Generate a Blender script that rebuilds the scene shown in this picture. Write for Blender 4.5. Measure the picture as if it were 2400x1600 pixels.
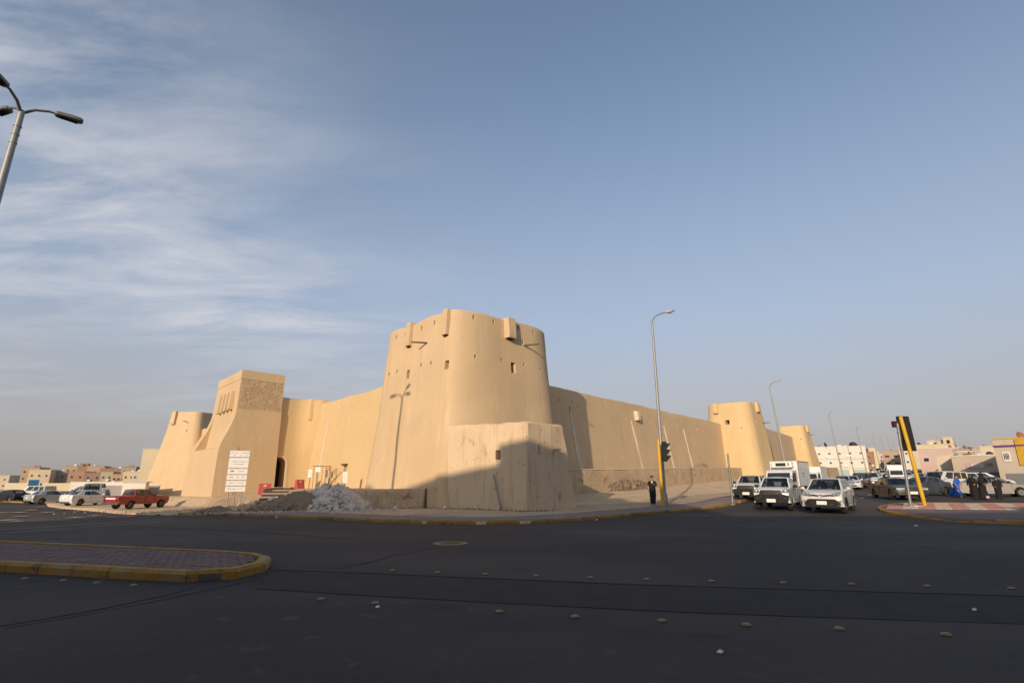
import bpy, bmesh, math, random
from mathutils import Vector, Matrix, noise
random.seed(11)
R = math.radians
S = bpy.context.scene
for o in list(bpy.data.objects): bpy.data.objects.remove(o)
COL = S.collection

# ------------------------------------------------------------------ camera, sky, sun, exposure
SUN_AZ, SUN_EL = 22.0, 15.0           # travel azimuth (clockwise from +Y) and elevation
cd = bpy.data.cameras.new('camera'); cam = bpy.data.objects.new('camera', cd); COL.objects.link(cam)
cam.location = (0, 0, 1.6); cam.rotation_euler = (R(90 + 15.0), 0, 0)
cd.sensor_width = 36; cd.lens = 1220 * 36 / 2400; cd.clip_start = .1; cd.clip_end = 6000
S.camera = cam
W = bpy.data.worlds.new('World'); S.world = W; W.use_nodes = True
nt = W.node_tree; nt.nodes.clear()
def wn(t, **k):
    n = nt.nodes.new(t)
    for a, b in k.items(): setattr(n, a, b)
    return n
sky = wn('ShaderNodeTexSky', sky_type='NISHITA', sun_disc=False, sun_elevation=R(SUN_EL), sun_rotation=R(180 + SUN_AZ),
         altitude=600, air_density=1.0, dust_density=3.8, ozone_density=1.5)
tc = wn('ShaderNodeTexCoord')
sep = wn('ShaderNodeSeparateXYZ'); nt.links.new(tc.outputs['Generated'], sep.inputs[0])
# thin cirrus, laid on a flat layer high above: direction / elevation
zc = wn('ShaderNodeMath', operation='MAXIMUM'); nt.links.new(sep.outputs[2], zc.inputs[0]); zc.inputs[1].default_value = .06
zc2 = wn('ShaderNodeMath', operation='ADD'); nt.links.new(zc.outputs[0], zc2.inputs[0]); zc2.inputs[1].default_value = .12
dx = wn('ShaderNodeMath', operation='DIVIDE'); dy = wn('ShaderNodeMath', operation='DIVIDE')
nt.links.new(sep.outputs[0], dx.inputs[0]); nt.links.new(zc2.outputs[0], dx.inputs[1])
nt.links.new(sep.outputs[1], dy.inputs[0]); nt.links.new(zc2.outputs[0], dy.inputs[1])
cmb = wn('ShaderNodeCombineXYZ'); nt.links.new(dx.outputs[0], cmb.inputs[0]); nt.links.new(dy.outputs[0], cmb.inputs[1])
mp = wn('ShaderNodeMapping'); mp.inputs['Rotation'].default_value = (0, 0, R(-38)); mp.inputs['Scale'].default_value = (.8, 2.0, 1)
nt.links.new(cmb.outputs[0], mp.inputs[0])
n1 = wn('ShaderNodeTexNoise'); n1.inputs['Scale'].default_value = 1.5; n1.inputs['Detail'].default_value = 9
n1.inputs['Roughness'].default_value = .62; n1.inputs['Distortion'].default_value = .35
nt.links.new(mp.outputs[0], n1.inputs['Vector'])
n2 = wn('ShaderNodeTexNoise'); n2.inputs['Scale'].default_value = .55; n2.inputs['Detail'].default_value = 3
nt.links.new(cmb.outputs[0], n2.inputs['Vector'])
r1 = wn('ShaderNodeMapRange'); r1.inputs[1].default_value = .40; r1.inputs[2].default_value = .64
nt.links.new(n1.outputs[0], r1.inputs[0])
# more cloud towards the west (left of the view)
r2 = wn('ShaderNodeMapRange', interpolation_type='SMOOTHSTEP'); r2.inputs[1].default_value = .05; r2.inputs[2].default_value = -1.25
r2.inputs[3].default_value = 0; r2.inputs[4].default_value = 1
nt.links.new(dx.outputs[0], r2.inputs[0])
r3 = wn('ShaderNodeMapRange'); r3.inputs[1].default_value = .34; r3.inputs[2].default_value = .52
nt.links.new(n2.outputs[0], r3.inputs[0])
m1 = wn('ShaderNodeMath', operation='MULTIPLY'); nt.links.new(r1.outputs[0], m1.inputs[0]); nt.links.new(r2.outputs[0], m1.inputs[1])
m2 = wn('ShaderNodeMath', operation='MULTIPLY'); nt.links.new(m1.outputs[0], m2.inputs[0]); nt.links.new(r3.outputs[0], m2.inputs[1])
hf_ = wn('ShaderNodeMapRange', interpolation_type='SMOOTHSTEP'); hf_.inputs[1].default_value = .05; hf_.inputs[2].default_value = .24; hf_.inputs[4].default_value = .80; nt.links.new(sep.outputs[2], hf_.inputs[0])
m3 = wn('ShaderNodeMath', operation='MULTIPLY'); nt.links.new(m2.outputs[0], m3.inputs[0]); nt.links.new(hf_.outputs[0], m3.inputs[1])
cl = wn('ShaderNodeMixRGB', blend_type='MIX'); cl.inputs[2].default_value = (4.0, 4.0, 4.2, 1)
# dust veil: pull the sky towards a pale grey near the horizon, all round
dv = wn('ShaderNodeMapRange', interpolation_type='SMOOTHSTEP'); dv.inputs[1].default_value = .78; dv.inputs[2].default_value = .03
dv.inputs[3].default_value = .15; dv.inputs[4].default_value = 1.0
nt.links.new(sep.outputs[2], dv.inputs[0])
du = wn('ShaderNodeMixRGB', blend_type='MIX'); DC0 = wn('ShaderNodeMapRange', interpolation_type='SMOOTHSTEP'); DC0.inputs[1].default_value = -.02; DC0.inputs[2].default_value = .34; nt.links.new(sep.outputs[2], DC0.inputs[0])
dc = wn('ShaderNodeMixRGB'); dc.inputs[1].default_value = (.93, .875, .82, 1); dc.inputs[2].default_value = (.93, 1.08, 1.36, 1); nt.links.new(DC0.outputs[0], dc.inputs[0])
bw = wn('ShaderNodeRGBToBW'); nt.links.new(sky.outputs[0], bw.inputs[0])
ds = wn('ShaderNodeVectorMath', operation='SCALE'); nt.links.new(dc.outputs[0], ds.inputs[0]); lm = wn('ShaderNodeMath', operation='MULTIPLY_ADD'); nt.links.new(bw.outputs[0], lm.inputs[0]); lm.inputs[1].default_value = .18; lm.inputs[2].default_value = 2.15; nt.links.new(lm.outputs[0], ds.inputs['Scale']); nt.links.new(ds.outputs[0], du.inputs[2])
nt.links.new(dv.outputs[0], du.inputs[0]); nt.links.new(sky.outputs[0], du.inputs[1])
nt.links.new(m3.outputs[0], cl.inputs[0]); nt.links.new(du.outputs[0], cl.inputs[1])
bg = wn('ShaderNodeBackground'); bg.inputs[1].default_value = .15
nt.links.new(cl.outputs[0], bg.inputs[0])
wo = wn('ShaderNodeOutputWorld'); nt.links.new(bg.outputs[0], wo.inputs[0])
sd = bpy.data.lights.new('sun', 'SUN'); sun = bpy.data.objects.new('sun', sd); COL.objects.link(sun)
sd.energy = 3.6; sd.angle = R(.55); sd.color = (1, .81, .59)
dv_ = Vector((math.sin(R(SUN_AZ)) * math.cos(R(SUN_EL)), math.cos(R(SUN_AZ)) * math.cos(R(SUN_EL)), -math.sin(R(SUN_EL))))
sun.rotation_euler = dv_.to_track_quat('-Z', 'Y').to_euler(); sun.location = (-30, -60, 60)
S.view_settings.view_transform = 'Standard'; S.view_settings.look = 'None'; S.view_settings.gamma = 1
S.view_settings.use_curve_mapping = False; S.view_settings.exposure = 0.19

# ------------------------------------------------------------------ helpers
def ss(a, b, x):
    t = max(0., min(1., (x - a) / (b - a))); return t * t * (3 - 2 * t)
TZ = [(-1e6, 0), (30, 0), (44, .35), (70, .75), (115, 1.7), (163, 2.6), (220, 4.5), (300, 9), (420, 16), (800, 30), (1e6, 30)]
def zg(X, Y):
    u = .617 * X + .787 * Y
    for (a, za), (b, zb) in zip(TZ, TZ[1:]):
        if u <= b:
            r = za + (zb - za) * (u - a) / (b - a); break
    return r * ss(-5, 12, X) - .85 * ss(-8, -35, X) * ss(12, 35, Y)
def fn(x, y, z=0., s=1.): return noise.noise(Vector((x * s, y * s, z * s)))

def tag(o, label=None, cat=None, group=None, kind=None):
    if label: o['label'] = label
    if cat: o['category'] = cat
    if group: o['group'] = group
    if kind: o['kind'] = kind
    return o
def thing(name, loc, az=None, label=None, cat=None, group=None, rz=0):
    o = bpy.data.objects.new(name, None); COL.objects.link(o); o.location = loc
    o.rotation_euler = (0, 0, (math.pi / 2 - R(az)) if az is not None else rz)
    o.empty_display_size = .3
    return tag(o, label, cat, group)
def link_mesh(name, me, parent=None):
    o = bpy.data.objects.new(name, me); COL.objects.link(o)
    if parent is not None: o.parent = parent
    return o

class MB:
    def __init__(s): s.v = []; s.f = []; s.m = []
    def add(s, vs, fs, mi=0):
        b = len(s.v); s.v += [tuple(p) for p in vs]; s.f += [tuple(b + i for i in f) for f in fs]; s.m += [mi] * len(fs); return s
    def box(s, cx, cy, cz, sx, sy, sz, rz=0, mi=0, tx=1., ty=1., M=None):
        """box of full size sx,sy,sz centred at c; top face scaled by tx,ty"""
        c, n = math.cos(rz), math.sin(rz); P = []
        for k in (0, 1):
            fx, fy = (tx, ty) if k else (1, 1)
            for (a, b) in ((-1, -1), (1, -1), (1, 1), (-1, 1)):
                x, y = a * sx / 2 * fx, b * sy / 2 * fy; z = (k - .5) * sz
                p = Vector((x * c - y * n, x * n + y * c, z))
                if M is not None: p = M @ p
                P.append(p + Vector((cx, cy, cz)))
        return s.add(P, [(3, 2, 1, 0), (4, 5, 6, 7), (0, 1, 5, 4), (1, 2, 6, 5), (2, 3, 7, 6), (3, 0, 4, 7)], mi)
    def tube(s, p0, p1, r0, r1=None, n=10, mi=0, cap=True):
        return s.path([p0, p1], [r0, r0 if r1 is None else r1], n, mi, cap)
    def path(s, pts, rs, n=8, mi=0, cap=True):
        pts = [Vector(p) for p in pts]; b = len(s.v); F = []
        if not isinstance(rs, (list, tuple)): rs = [rs] * len(pts)
        up = Vector((0, 0, 1)); prev = None
        for i, p in enumerate(pts):
            t = (pts[min(i + 1, len(pts) - 1)] - pts[max(i - 1, 0)]).normalized()
            if prev is None:
                a = up if abs(t.z) < .9 else Vector((1, 0, 0)); e1 = t.cross(a).normalized()
            else: e1 = (prev - t * prev.dot(t)).normalized()
            prev = e1; e2 = t.cross(e1)
            for k in range(n):
                q = 2 * math.pi * k / n; s.v.append(tuple(p + (e1 * math.cos(q) + e2 * math.sin(q)) * rs[i]))
        for i in range(len(pts) - 1):
            for k in range(n):
                F.append((b + i * n + k, b + i * n + (k + 1) % n, b + (i + 1) * n + (k + 1) % n, b + (i + 1) * n + k))
        if cap:
            F.append(tuple(b + k for k in reversed(range(n)))); F.append(tuple(b + (len(pts) - 1) * n + k for k in range(n)))
        s.f += F; s.m += [mi] * len(F); return s
    def loft(s, rings, cap=(True, True), mi=0, closed=True, flip=False):
        n = len(rings[0]); b = len(s.v); F = []
        for r in rings: s.v += [tuple(p) for p in r]
        for i in range(len(rings) - 1):
            for k in range(n if closed else n - 1):
                F.append((b + i * n + k, b + i * n + (k + 1) % n, b + (i + 1) * n + (k + 1) % n, b + (i + 1) * n + k))
        if cap[0]: F.append(tuple(b + k for k in reversed(range(n))))
        if cap[1]: F.append(tuple(b + (len(rings) - 1) * n + k for k in range(n)))
        if flip: F = [tuple(reversed(f)) for f in F]
        s.f += F; s.m += [mi] * len(F); return s
    def lathe(s, prof, n=16, c=(0, 0, 0), axis='z', mi=0, cap=(True, True)):
        """prof = [(r, h)]; axis z or y"""
        rings = []
        for r, h in prof:
            ring = []
            for k in range(n):
                q = 2 * math.pi * k / n
                if axis == 'z': p = (c[0] + r * math.cos(q), c[1] + r * math.sin(q), c[2] + h)
                elif axis == 'y': p = (c[0] + r * math.sin(q), c[1] + h, c[2] + r * math.cos(q))
                else: p = (c[0] + h, c[1] + r * math.cos(q), c[2] + r * math.sin(q))
                ring.append(p)
            rings.append(ring)
        return s.loft(rings, cap, mi)
    def ell(s, c, r, n=12, m=7, mi=0):
        rings = []
        for i in range(m + 1):
            a = -math.pi / 2 + math.pi * i / m; cr = max(math.cos(a), .02)
            rings.append([(c[0] + r[0] * cr * math.cos(2 * math.pi * k / n), c[1] + r[1] * cr * math.sin(2 * math.pi * k / n), c[2] + r[2] * math.sin(a)) for k in range(n)])
        return s.loft(rings, mi=mi)
    def mesh(s, name, mats, smooth=0):
        me = bpy.data.meshes.new(name); me.from_pydata(s.v, [], s.f)
        for m in (mats if isinstance(mats, (list, tuple)) else [mats]): me.materials.append(m)
        if any(s.m): me.polygons.foreach_set('material_index', s.m)
        me.update()
        if smooth:
            me.shade_smooth()
            me.set_sharp_from_angle(angle=R(smooth))
        return me
    def build(s, name, mats, parent=None, smooth=0, off=None, bevel=0):
        if off is not None: s.v = [(x - off[0], y - off[1], z - off[2]) for x, y, z in s.v]
        me = s.mesh(name, mats, smooth)
        if bevel:
            bm = bmesh.new(); bm.from_mesh(me)
            bmesh.ops.bevel(bm, geom=list(bm.edges), offset=bevel, segments=1, affect='EDGES', clamp_overlap=True)
            bm.to_mesh(me); bm.free()
        return link_mesh(name, me, parent)

def boolean(me_name, base, cutter, mats, smooth=35):
    """base and cutter are MB; returns a mesh datablock of base minus cutter"""
    a = link_mesh('tmp_a', base.mesh('a', mats)); b = link_mesh('tmp_b', cutter.mesh('b', mats))
    m = a.modifiers.new('b', 'BOOLEAN'); m.object = b; m.operation = 'DIFFERENCE'; m.solver = 'EXACT'
    dg = bpy.context.evaluated_depsgraph_get(); me = bpy.data.meshes.new_from_object(a.evaluated_get(dg)); me.name = me_name
    bpy.data.objects.remove(a); bpy.data.objects.remove(b)
    if smooth: me.shade_smooth(); me.set_sharp_from_angle(angle=R(smooth))
    return me

# ------------------------------------------------------------------ materials
def mat(name, col, rough=.8, var=.12, vscale=3., col2=None, bump=0., bscale=40., metal=0., coat=0., fine=None, spec=.5, stain=None):
    """procedural material: two-scale noise colour variation + bump"""
    m = bpy.data.materials.new(name); m.use_nodes = True; n = m.node_tree.nodes; L = m.node_tree.links
    b = n['Principled BSDF']; b.inputs['Roughness'].default_value = rough; b.inputs['Metallic'].default_value = metal
    b.inputs['Coat Weight'].default_value = coat; b.inputs['Specular IOR Level'].default_value = spec
    g = n.new('ShaderNodeNewGeometry')
    c2 = col2 or tuple(c * (1 - var * 2) for c in col)
    t = n.new('ShaderNodeTexNoise'); t.inputs['Scale'].default_value = vscale; t.inputs['Detail'].default_value = 6; t.inputs['Roughness'].default_value = .62
    L.new(g.outputs['Position'], t.inputs['Vector'])
    rp = n.new('ShaderNodeMapRange'); rp.inputs[1].default_value = .33; rp.inputs[2].default_value = .67; L.new(t.outputs[0], rp.inputs[0])
    mx = n.new('ShaderNodeMixRGB'); mx.inputs[1].default_value = (*col, 1); mx.inputs[2].default_value = (*c2, 1)
    L.new(rp.outputs[0], mx.inputs[0]); out = mx.outputs[0]
    if fine:
        t2 = n.new('ShaderNodeTexNoise'); t2.inputs['Scale'].default_value = fine; t2.inputs['Detail'].default_value = 4
        L.new(g.outputs['Position'], t2.inputs['Vector'])
        r4 = n.new('ShaderNodeMapRange'); r4.inputs[1].default_value = .3; r4.inputs[2].default_value = .7; r4.inputs[3].default_value = .78; r4.inputs[4].default_value = 1.18
        L.new(t2.outputs[0], r4.inputs[0])
        m4 = n.new('ShaderNodeVectorMath'); m4.operation = 'SCALE'; L.new(out, m4.inputs[0]); L.new(r4.outputs[0], m4.inputs['Scale']); out = m4.outputs[0]
    for stain in ([] if not stain else stain if isinstance(stain, list) else [stain]):    # (colour, scale vector, lo, hi) stains with a shape of their own
        mp = n.new('ShaderNodeMapping'); mp.inputs['Scale'].default_value = stain[1]; L.new(g.outputs['Position'], mp.inputs[0])
        t3 = n.new('ShaderNodeTexNoise'); t3.inputs['Scale'].default_value = 1; t3.inputs['Detail'].default_value = 5; L.new(mp.outputs[0], t3.inputs['Vector'])
        r5 = n.new('ShaderNodeMapRange'); r5.inputs[1].default_value = stain[2]; r5.inputs[2].default_value = stain[3]; L.new(t3.outputs[0], r5.inputs[0])
        m5 = n.new('ShaderNodeMixRGB'); L.new(r5.outputs[0], m5.inputs[0]); L.new(out, m5.inputs[1]); m5.inputs[2].default_value = (*stain[0], 1); out = m5.outputs[0]
    L.new(out, b.inputs['Base Color'])
    if bump:
        tb = n.new('ShaderNodeTexNoise'); tb.inputs['Scale'].default_value = bscale; tb.inputs['Detail'].default_value = 5; L.new(g.outputs['Position'], tb.inputs['Vector'])
        bp = n.new('ShaderNodeBump'); bp.inputs['Strength'].default_value = 1; bp.inputs['Distance'].default_value = bump
        L.new(tb.outputs[0], bp.inputs['Height']); L.new(bp.outputs[0], b.inputs['Normal'])
    return m
M = {}
M['adobe'] = mat('smooth mud plaster', (.585, .425, .255), .93, col2=(.55, .395, .230), vscale=.22, bump=.010, bscale=7, stain=[((.50, .345, .195), (1.5, 1.5, .13), .56, .80), ((.62, .46, .285), (2.2, 2.2, .4), .55, .78), ((.54, .39, .23), (.35, .35, .5), .50, .70), ((.42, .29, .165), (6, 6, 5), .69, .75)])
M['adobe_new'] = mat('fresh mud plaster', (.60, .43, .225), .93, col2=(.575, .405, .21), vscale=.25, bump=.008, bscale=6, stain=[((.53, .365, .185), (1.1, 1.1, .15), .58, .8), ((.63, .46, .25), (1.8, 1.8, .5), .56, .80), ((.56, .40, .21), (.3, .3, .45), .50, .70)])
M['adobe_brick'] = mat('exposed mud brick', (.53, .385, .235), .95, col2=(.47, .335, .20), vscale=1.2, bump=.02, bscale=9, fine=14)
M['adobe_old'] = mat('weathered mud plaster', (.63, .475, .31), .95, col2=(.575, .425, .27), vscale=.5, bump=.008, bscale=12, stain=[((.47, .34, .21), (3.2, 3.2, .22), .50, .72), ((.38, .26, .16), (1.7, 1.7, .9), .60, .74), ((.24, .15, .095), (5.5, 5.5, 4.5), .66, .72)])
M['rough'] = mat('scratched rough mud', (.54, .40, .25), .96, col2=(.44, .315, .19), vscale=.7, bump=.05, bscale=7, fine=11, stain=[((.36, .245, .15), (7, 7, .9), .54, .66), ((.27, .175, .11), (1.2, 1.2, 2.4), .62, .72)])
M['slope'] = mat('sand brightened as sunlit', (.68, .49, .30), .96, col2=(.58, .415, .25), vscale=.6, bump=.03, bscale=5, fine=6, stain=[((.44, .32, .21), (.35, 1.6, 1), .55, .70)])  # lighter than the plain sand to make up for grazing sun
M['darkgravel'] = mat('dark step gravel', (.085, .062, .05), .97, vscale=5, bump=.015, bscale=20, fine=25)
M['strip'] = mat('pale drainage plaster', (.66, .55, .41), .9, vscale=1.5, var=.08, bump=.01)
M['dark'] = mat('painted recess shade and unlit lamp', (.02, .016, .012), .9)  # near-black paint for the shade inside holes; also the unlit signal lamp
M['wood'] = mat('weathered wood', (.12, .07, .04), .8, vscale=8)
M['asphalt'] = mat('asphalt', (.056, .045, .039), .88, col2=(.045, .036, .031), vscale=.35, bump=.006, bscale=90, fine=55, spec=.3, stain=[((.088, .068, .056), (.10, .16, 1), .46, .66), ((.035, .029, .027), (.5, .9, 1), .60, .74), ((.075, .062, .055), (2.5, 2.5, 1), .62, .70)])
M['asphalt2'] = mat('patched asphalt', (.050, .041, .037), .92, vscale=2, bump=.012, bscale=60, fine=38, spec=.3)
M['tar'] = mat('tar', (.012, .011, .012), .75, vscale=6, bump=.004)
M['sand'] = mat('sand', (.52, .385, .25), .96, col2=(.45, .325, .205), vscale=.5, bump=.025, bscale=6, fine=7, stain=((.26, .185, .125), (.4, .4, 1), .55, .72))
M['dirt'] = mat('dirt', (.36, .255, .165), .97, col2=(.24, .165, .105), vscale=1.4, bump=.08, bscale=6, fine=12)
M['paving'] = mat('dusty pavement', (.27, .205, .175), .92, col2=(.21, .16, .14), vscale=.9, bump=.01, bscale=22, fine=16)
M['paver'] = mat('pink paver', (.22, .135, .118), .9, col2=(.165, .105, .095), vscale=2.5, bump=.006, bscale=60, fine=30)
M['paver2'] = mat('greyish paver', (.19, .13, .115), .9, vscale=2.5, bump=.006, bscale=60, fine=30)
M['joint'] = mat('joint sand', (.12, .085, .075), .95, vscale=6)
M['yellow'] = mat('yellow kerb paint', (.42, .21, .018), .75, col2=(.28, .145, .022), vscale=3, bump=.004, fine=26, stain=[((.10, .07, .035), (2.5, 2.5, 6), .58, .70), ((.30, .20, .10), (1.2, 1.2, 2), .52, .68)])
M['kerbworn'] = mat('worn blackened kerb', (.085, .06, .035), .9, col2=(.30, .17, .03), vscale=2.2, bump=.006, fine=20)
M['kerbdusty'] = mat('dusty yellow kerb', (.36, .20, .045), .9, col2=(.16, .11, .06), vscale=1.6, bump=.006, fine=18)
M['tilered'] = mat('red tile', (.42, .20, .16), .88, vscale=3, fine=20)
M['tilewhite'] = mat('cream tile', (.46, .38, .31), .88, vscale=3, fine=20)
M['white'] = mat('white paint', (.72, .70, .66), .6, vscale=.8, var=.05)
M['signwhite'] = mat('white sign', (.80, .78, .75), .45, vscale=1, var=.02)
M['print'] = mat('grey print', (.22, .22, .24), .6)
M['printlight'] = mat('pale print', (.45, .45, .46), .6)
M['steel'] = mat('galvanised steel', (.26, .26, .25), .5, vscale=5, var=.1, metal=.5)
M['lampgrey'] = mat('lamp pole grey', (.30, .30, .28), .5, vscale=3, var=.08, metal=.3)
M['lampdark'] = mat('lamp housing', (.16, .15, .135), .5, vscale=6)
M['lampglass'] = mat('lamp bowl', (.55, .52, .46), .25, vscale=6)
M['poleyellow'] = mat('yellow pole paint', (.62, .36, .015), .5, vscale=2, var=.07, stain=((.40, .22, .02), (9, 9, 1.2), .6, .75))
M['black'] = mat('black plastic', (.018, .018, .018), .5)
M['blackm'] = mat('matt dark plastic', (.020, .019, .019), .75, spec=.25)
M['rubber'] = mat('tyre rubber', (.022, .021, .02), .85)
M['rim'] = mat('alloy', (.42, .42, .42), .35, metal=.7)
M['rimdark'] = mat('steel wheel', (.16, .155, .15), .5, metal=.4)
M['chrome'] = mat('chrome', (.65, .65, .65), .15, metal=1, var=.02)
M['plate'] = mat('number plate', (.74, .72, .68), .5, var=.02)
M['redlight'] = mat('red tail lamp', (.36, .015, .012), .25, coat=.6)
M['orange'] = mat('orange lamp', (.55, .20, .05), .3)
M['lens'] = mat('headlamp lens', (.20, .20, .205), .12, coat=1, var=.2, vscale=14)
M['bulb'] = mat('headlamp reflector', (.80, .80, .78), .15, metal=.6, var=.02)
M['interior'] = mat('car interior', (.045, .042, .04), .9)
M['skin'] = mat('skin', (.42, .24, .16), .6, var=.03)
M['hair'] = mat('black hair', (.012, .010, .010), .6)
M['blackcloth'] = mat('black cloth', (.010, .009, .010), .9, vscale=4, bump=.01, bscale=14)
M['bluecloth'] = mat('blue cloth', (.015, .11, .50), .85, vscale=4)
M['whitecloth'] = mat('white cloth', (.75, .73, .72), .8)
M['pinkcloth'] = mat('pink flowered cloth', (.75, .55, .60), .8, col2=(.6, .18, .25), vscale=18)
M['gravel'] = mat('dark gravel', (.31, .215, .145), .97, col2=(.20, .135, .09), vscale=4, bump=.02, bscale=14, fine=22)
M['rubble'] = mat('grey rubble', (.66, .58, .50), .95, col2=(.50, .43, .37), vscale=2.2, bump=.01, bscale=16)
M['stone'] = mat('pale stone', (.52, .39, .25), .95, col2=(.38, .27, .17), vscale=2, bump=.03, bscale=9)
M['barrier'] = mat('red plastic', (.52, .055, .06), .55, col2=(.45, .10, .09), vscale=3)
M['rust'] = mat('rusty metal', (.22, .095, .045), .8, vscale=9)
M['dish'] = mat('rusty dish', (.33, .14, .07), .7, vscale=3)
M['dishdark'] = mat('dark mesh dish', (.035, .03, .028), .8)
M['winglass'] = mat('dark window glass', (.03, .032, .035), .15, vscale=2)
M['teal'] = mat('pale teal panel', (.33, .44, .40), .7)
M['road_white'] = mat('worn white marking', (.40, .38, .36), .85, vscale=9, col2=(.14, .13, .125), fine=30)
M['stud'] = mat('yellow ceramic stud', (.30, .19, .07), .5, vscale=20, var=.12)
def paint(name, col, dirt=.12, metal=.0, rough=.35):
    return mat(name, col, rough, var=dirt, vscale=1.4, spec=.5 if col[0] > .2 else .25, coat=.4 if col[0] > .2 else .15, metal=metal, col2=tuple(c * (1 - dirt) + .09 * dirt for c in col))
P_WHITE = paint('white car paint', (.66, .66, .65)); P_PEARL = paint('pearl car paint', (.60, .585, .55)); P_RED = paint('faded red car paint', (.27, .014, .010))
P_DARK = paint('charcoal car paint', (.035, .033, .036)); P_NAVY = paint('navy grey car paint', (.055, .058, .075)); P_SILVER = paint('silver car paint', (.15, .142, .135), metal=.15)
P_BLACK = paint('black car paint', (.012, .012, .014)); P_GREY = paint('pale grey green car paint', (.34, .37, .37)); P_BOX = paint('white cargo box', (.70, .69, .67), rough=.5); P_MAROON = paint('maroon car paint', (.12, .01, .015))
def glass():
    m = bpy.data.materials.new('tinted car glass'); m.use_nodes = True; n = m.node_tree.nodes; L = m.node_tree.links; n.clear()
    o = n.new('ShaderNodeOutputMaterial'); g = n.new('ShaderNodeBsdfGlossy'); g.inputs['Roughness'].default_value = .03; g.inputs[0].default_value = (.9, .9, .9, 1)
    t = n.new('ShaderNodeBsdfTransparent'); t.inputs[0].default_value = (.40, .44, .43, 1)
    lw = n.new('ShaderNodeLayerWeight'); lw.inputs[0].default_value = .5; pw_ = n.new('ShaderNodeMath'); pw_.operation = 'POWER'; pw_.inputs[1].default_value = 4; L.new(lw.outputs['Facing'], pw_.inputs[0]); f = n.new('ShaderNodeMath'); f.operation = 'MULTIPLY_ADD'; f.inputs[1].default_value = .8; f.inputs[2].default_value = .05; L.new(pw_.outputs[0], f.inputs[0]); mx = n.new('ShaderNodeMixShader')
    L.new(f.outputs[0], mx.inputs[0]); L.new(t.outputs[0], mx.inputs[1]); L.new(g.outputs[0], mx.inputs[2]); L.new(mx.outputs[0], o.inputs[0])
    return m
M['glass'] = glass()
def wallmat(name, c): return mat(name, c, .9, var=.045, vscale=.35, bump=.01, bscale=8, stain=(tuple(x * .72 for x in c), (.9, .9, .15), .64, .85))

# ------------------------------------------------------------------ ground sheets
def frange(a, b, s):
    r = []; x = a
    while x < b - 1e-6: r.append(x); x += s
    return r
GX = [-2500, -1200, -600, -400, -280, -200, -160, -130, -110, -95] + frange(-85, 60, 2.5) + frange(60, 140, 5) + [140, 160, 185, 215, 250, 290, 340, 400, 500, 700, 1200, 2500]
GY = [-400, -200, -100, -60, -40, -25] + frange(-15, 90, 2.5) + frange(90, 160, 5) + [160, 180, 205, 235, 270, 310, 360, 420, 520, 700, 1000, 1600, 3500]
def sheet(name, poly, h, m, label=None, fnz=None, kind='structure', skirt=0):
    bm = bmesh.new(); vs = [bm.verts.new((x, y, 0)) for x, y in poly]; f = bm.faces.new(vs); f.normal_update()
    if f.normal.z < 0: f.normal_flip()
    bmesh.ops.triangulate(bm, faces=[f])
    xs = [p[0] for p in poly]; ys = [p[1] for p in poly]
    for x in GX:
        if min(xs) < x < max(xs): bmesh.ops.bisect_plane(bm, geom=bm.verts[:] + bm.edges[:] + bm.faces[:], plane_co=(x, 0, 0), plane_no=(1, 0, 0))
    for y in GY:
        if min(ys) < y < max(ys): bmesh.ops.bisect_plane(bm, geom=bm.verts[:] + bm.edges[:] + bm.faces[:], plane_co=(0, y, 0), plane_no=(0, 1, 0))
    for v in bm.verts: v.co.z = zg(v.co.x, v.co.y) + h + (fnz(v.co.x, v.co.y) if fnz else 0)
    if skirt:
        r = bmesh.ops.extrude_edge_only(bm, edges=[e for e in bm.edges if e.is_boundary])
        for v in [v for v in r['geom'] if isinstance(v, bmesh.types.BMVert)]: v.co.z -= skirt
    me = bpy.data.meshes.new(name); bm.to_mesh(me); bm.free(); me.materials.append(m); me.shade_smooth()
    o = link_mesh(name, me); tag(o, label, kind=kind); return o
g = MB()
g.v = [(x, y, zg(x, y) - .30) for y in GY for x in GX]; nx = len(GX)
g.f = [(j * nx + i, j * nx + i + 1, (j + 1) * nx + i + 1, (j + 1) * nx + i) for j in range(len(GY) - 1) for i in range(nx - 1)]; g.m = [0] * len(g.f)
tag(g.build('ground', M['sand'], smooth=60), 'dusty sand ground reaching the horizon', kind='structure')
sheet('road', [(-190, -12), (130, -12), (130, 60), (200, 150), (420, 430), (330, 430), (60, 130), (-60, 130), (-190, 130)], 0, M['asphalt'], 'dark asphalt junction and street surface')

def offs_(pts, d):
    out = []
    for i, p in enumerate(pts):
        a = pts[max(i - 1, 0)]; b = pts[min(i + 1, len(pts) - 1)]; tx, ty = b[0] - a[0], b[1] - a[1]; l = math.hypot(tx, ty); out.append((p[0] - ty / l * d, p[1] + tx / l * d))
    return out
KF = [(-46, 54), (-40.9, 49.9), (-33.9, 45), (-26, 37.6), (-19.05, 31.2), (-14.5, 27.4), (-10.7, 24.7), (-6.1, 22.2), (-3.4, 21.2), (-1.2, 20.9), (.6, 21.3), (2.2, 22.4), (3.9, 23.9), (7.7, 28.0), (11.0, 31.4), (14.0, 34.2)]
KS = [(15.2, 36.2), (17.3, 39.3), (25, 49.0), (36, 63), (64.5, 99), (93, 136), (122, 175)]
lot = offs_(KF + KS, .07) + [(100, 185), (-70, 150), (-80, 100), (-62, 72)]
sheet('earth_lot', lot, .12, M['sand'], 'bare sandy lot around the mud fort', skirt=.25)
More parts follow.
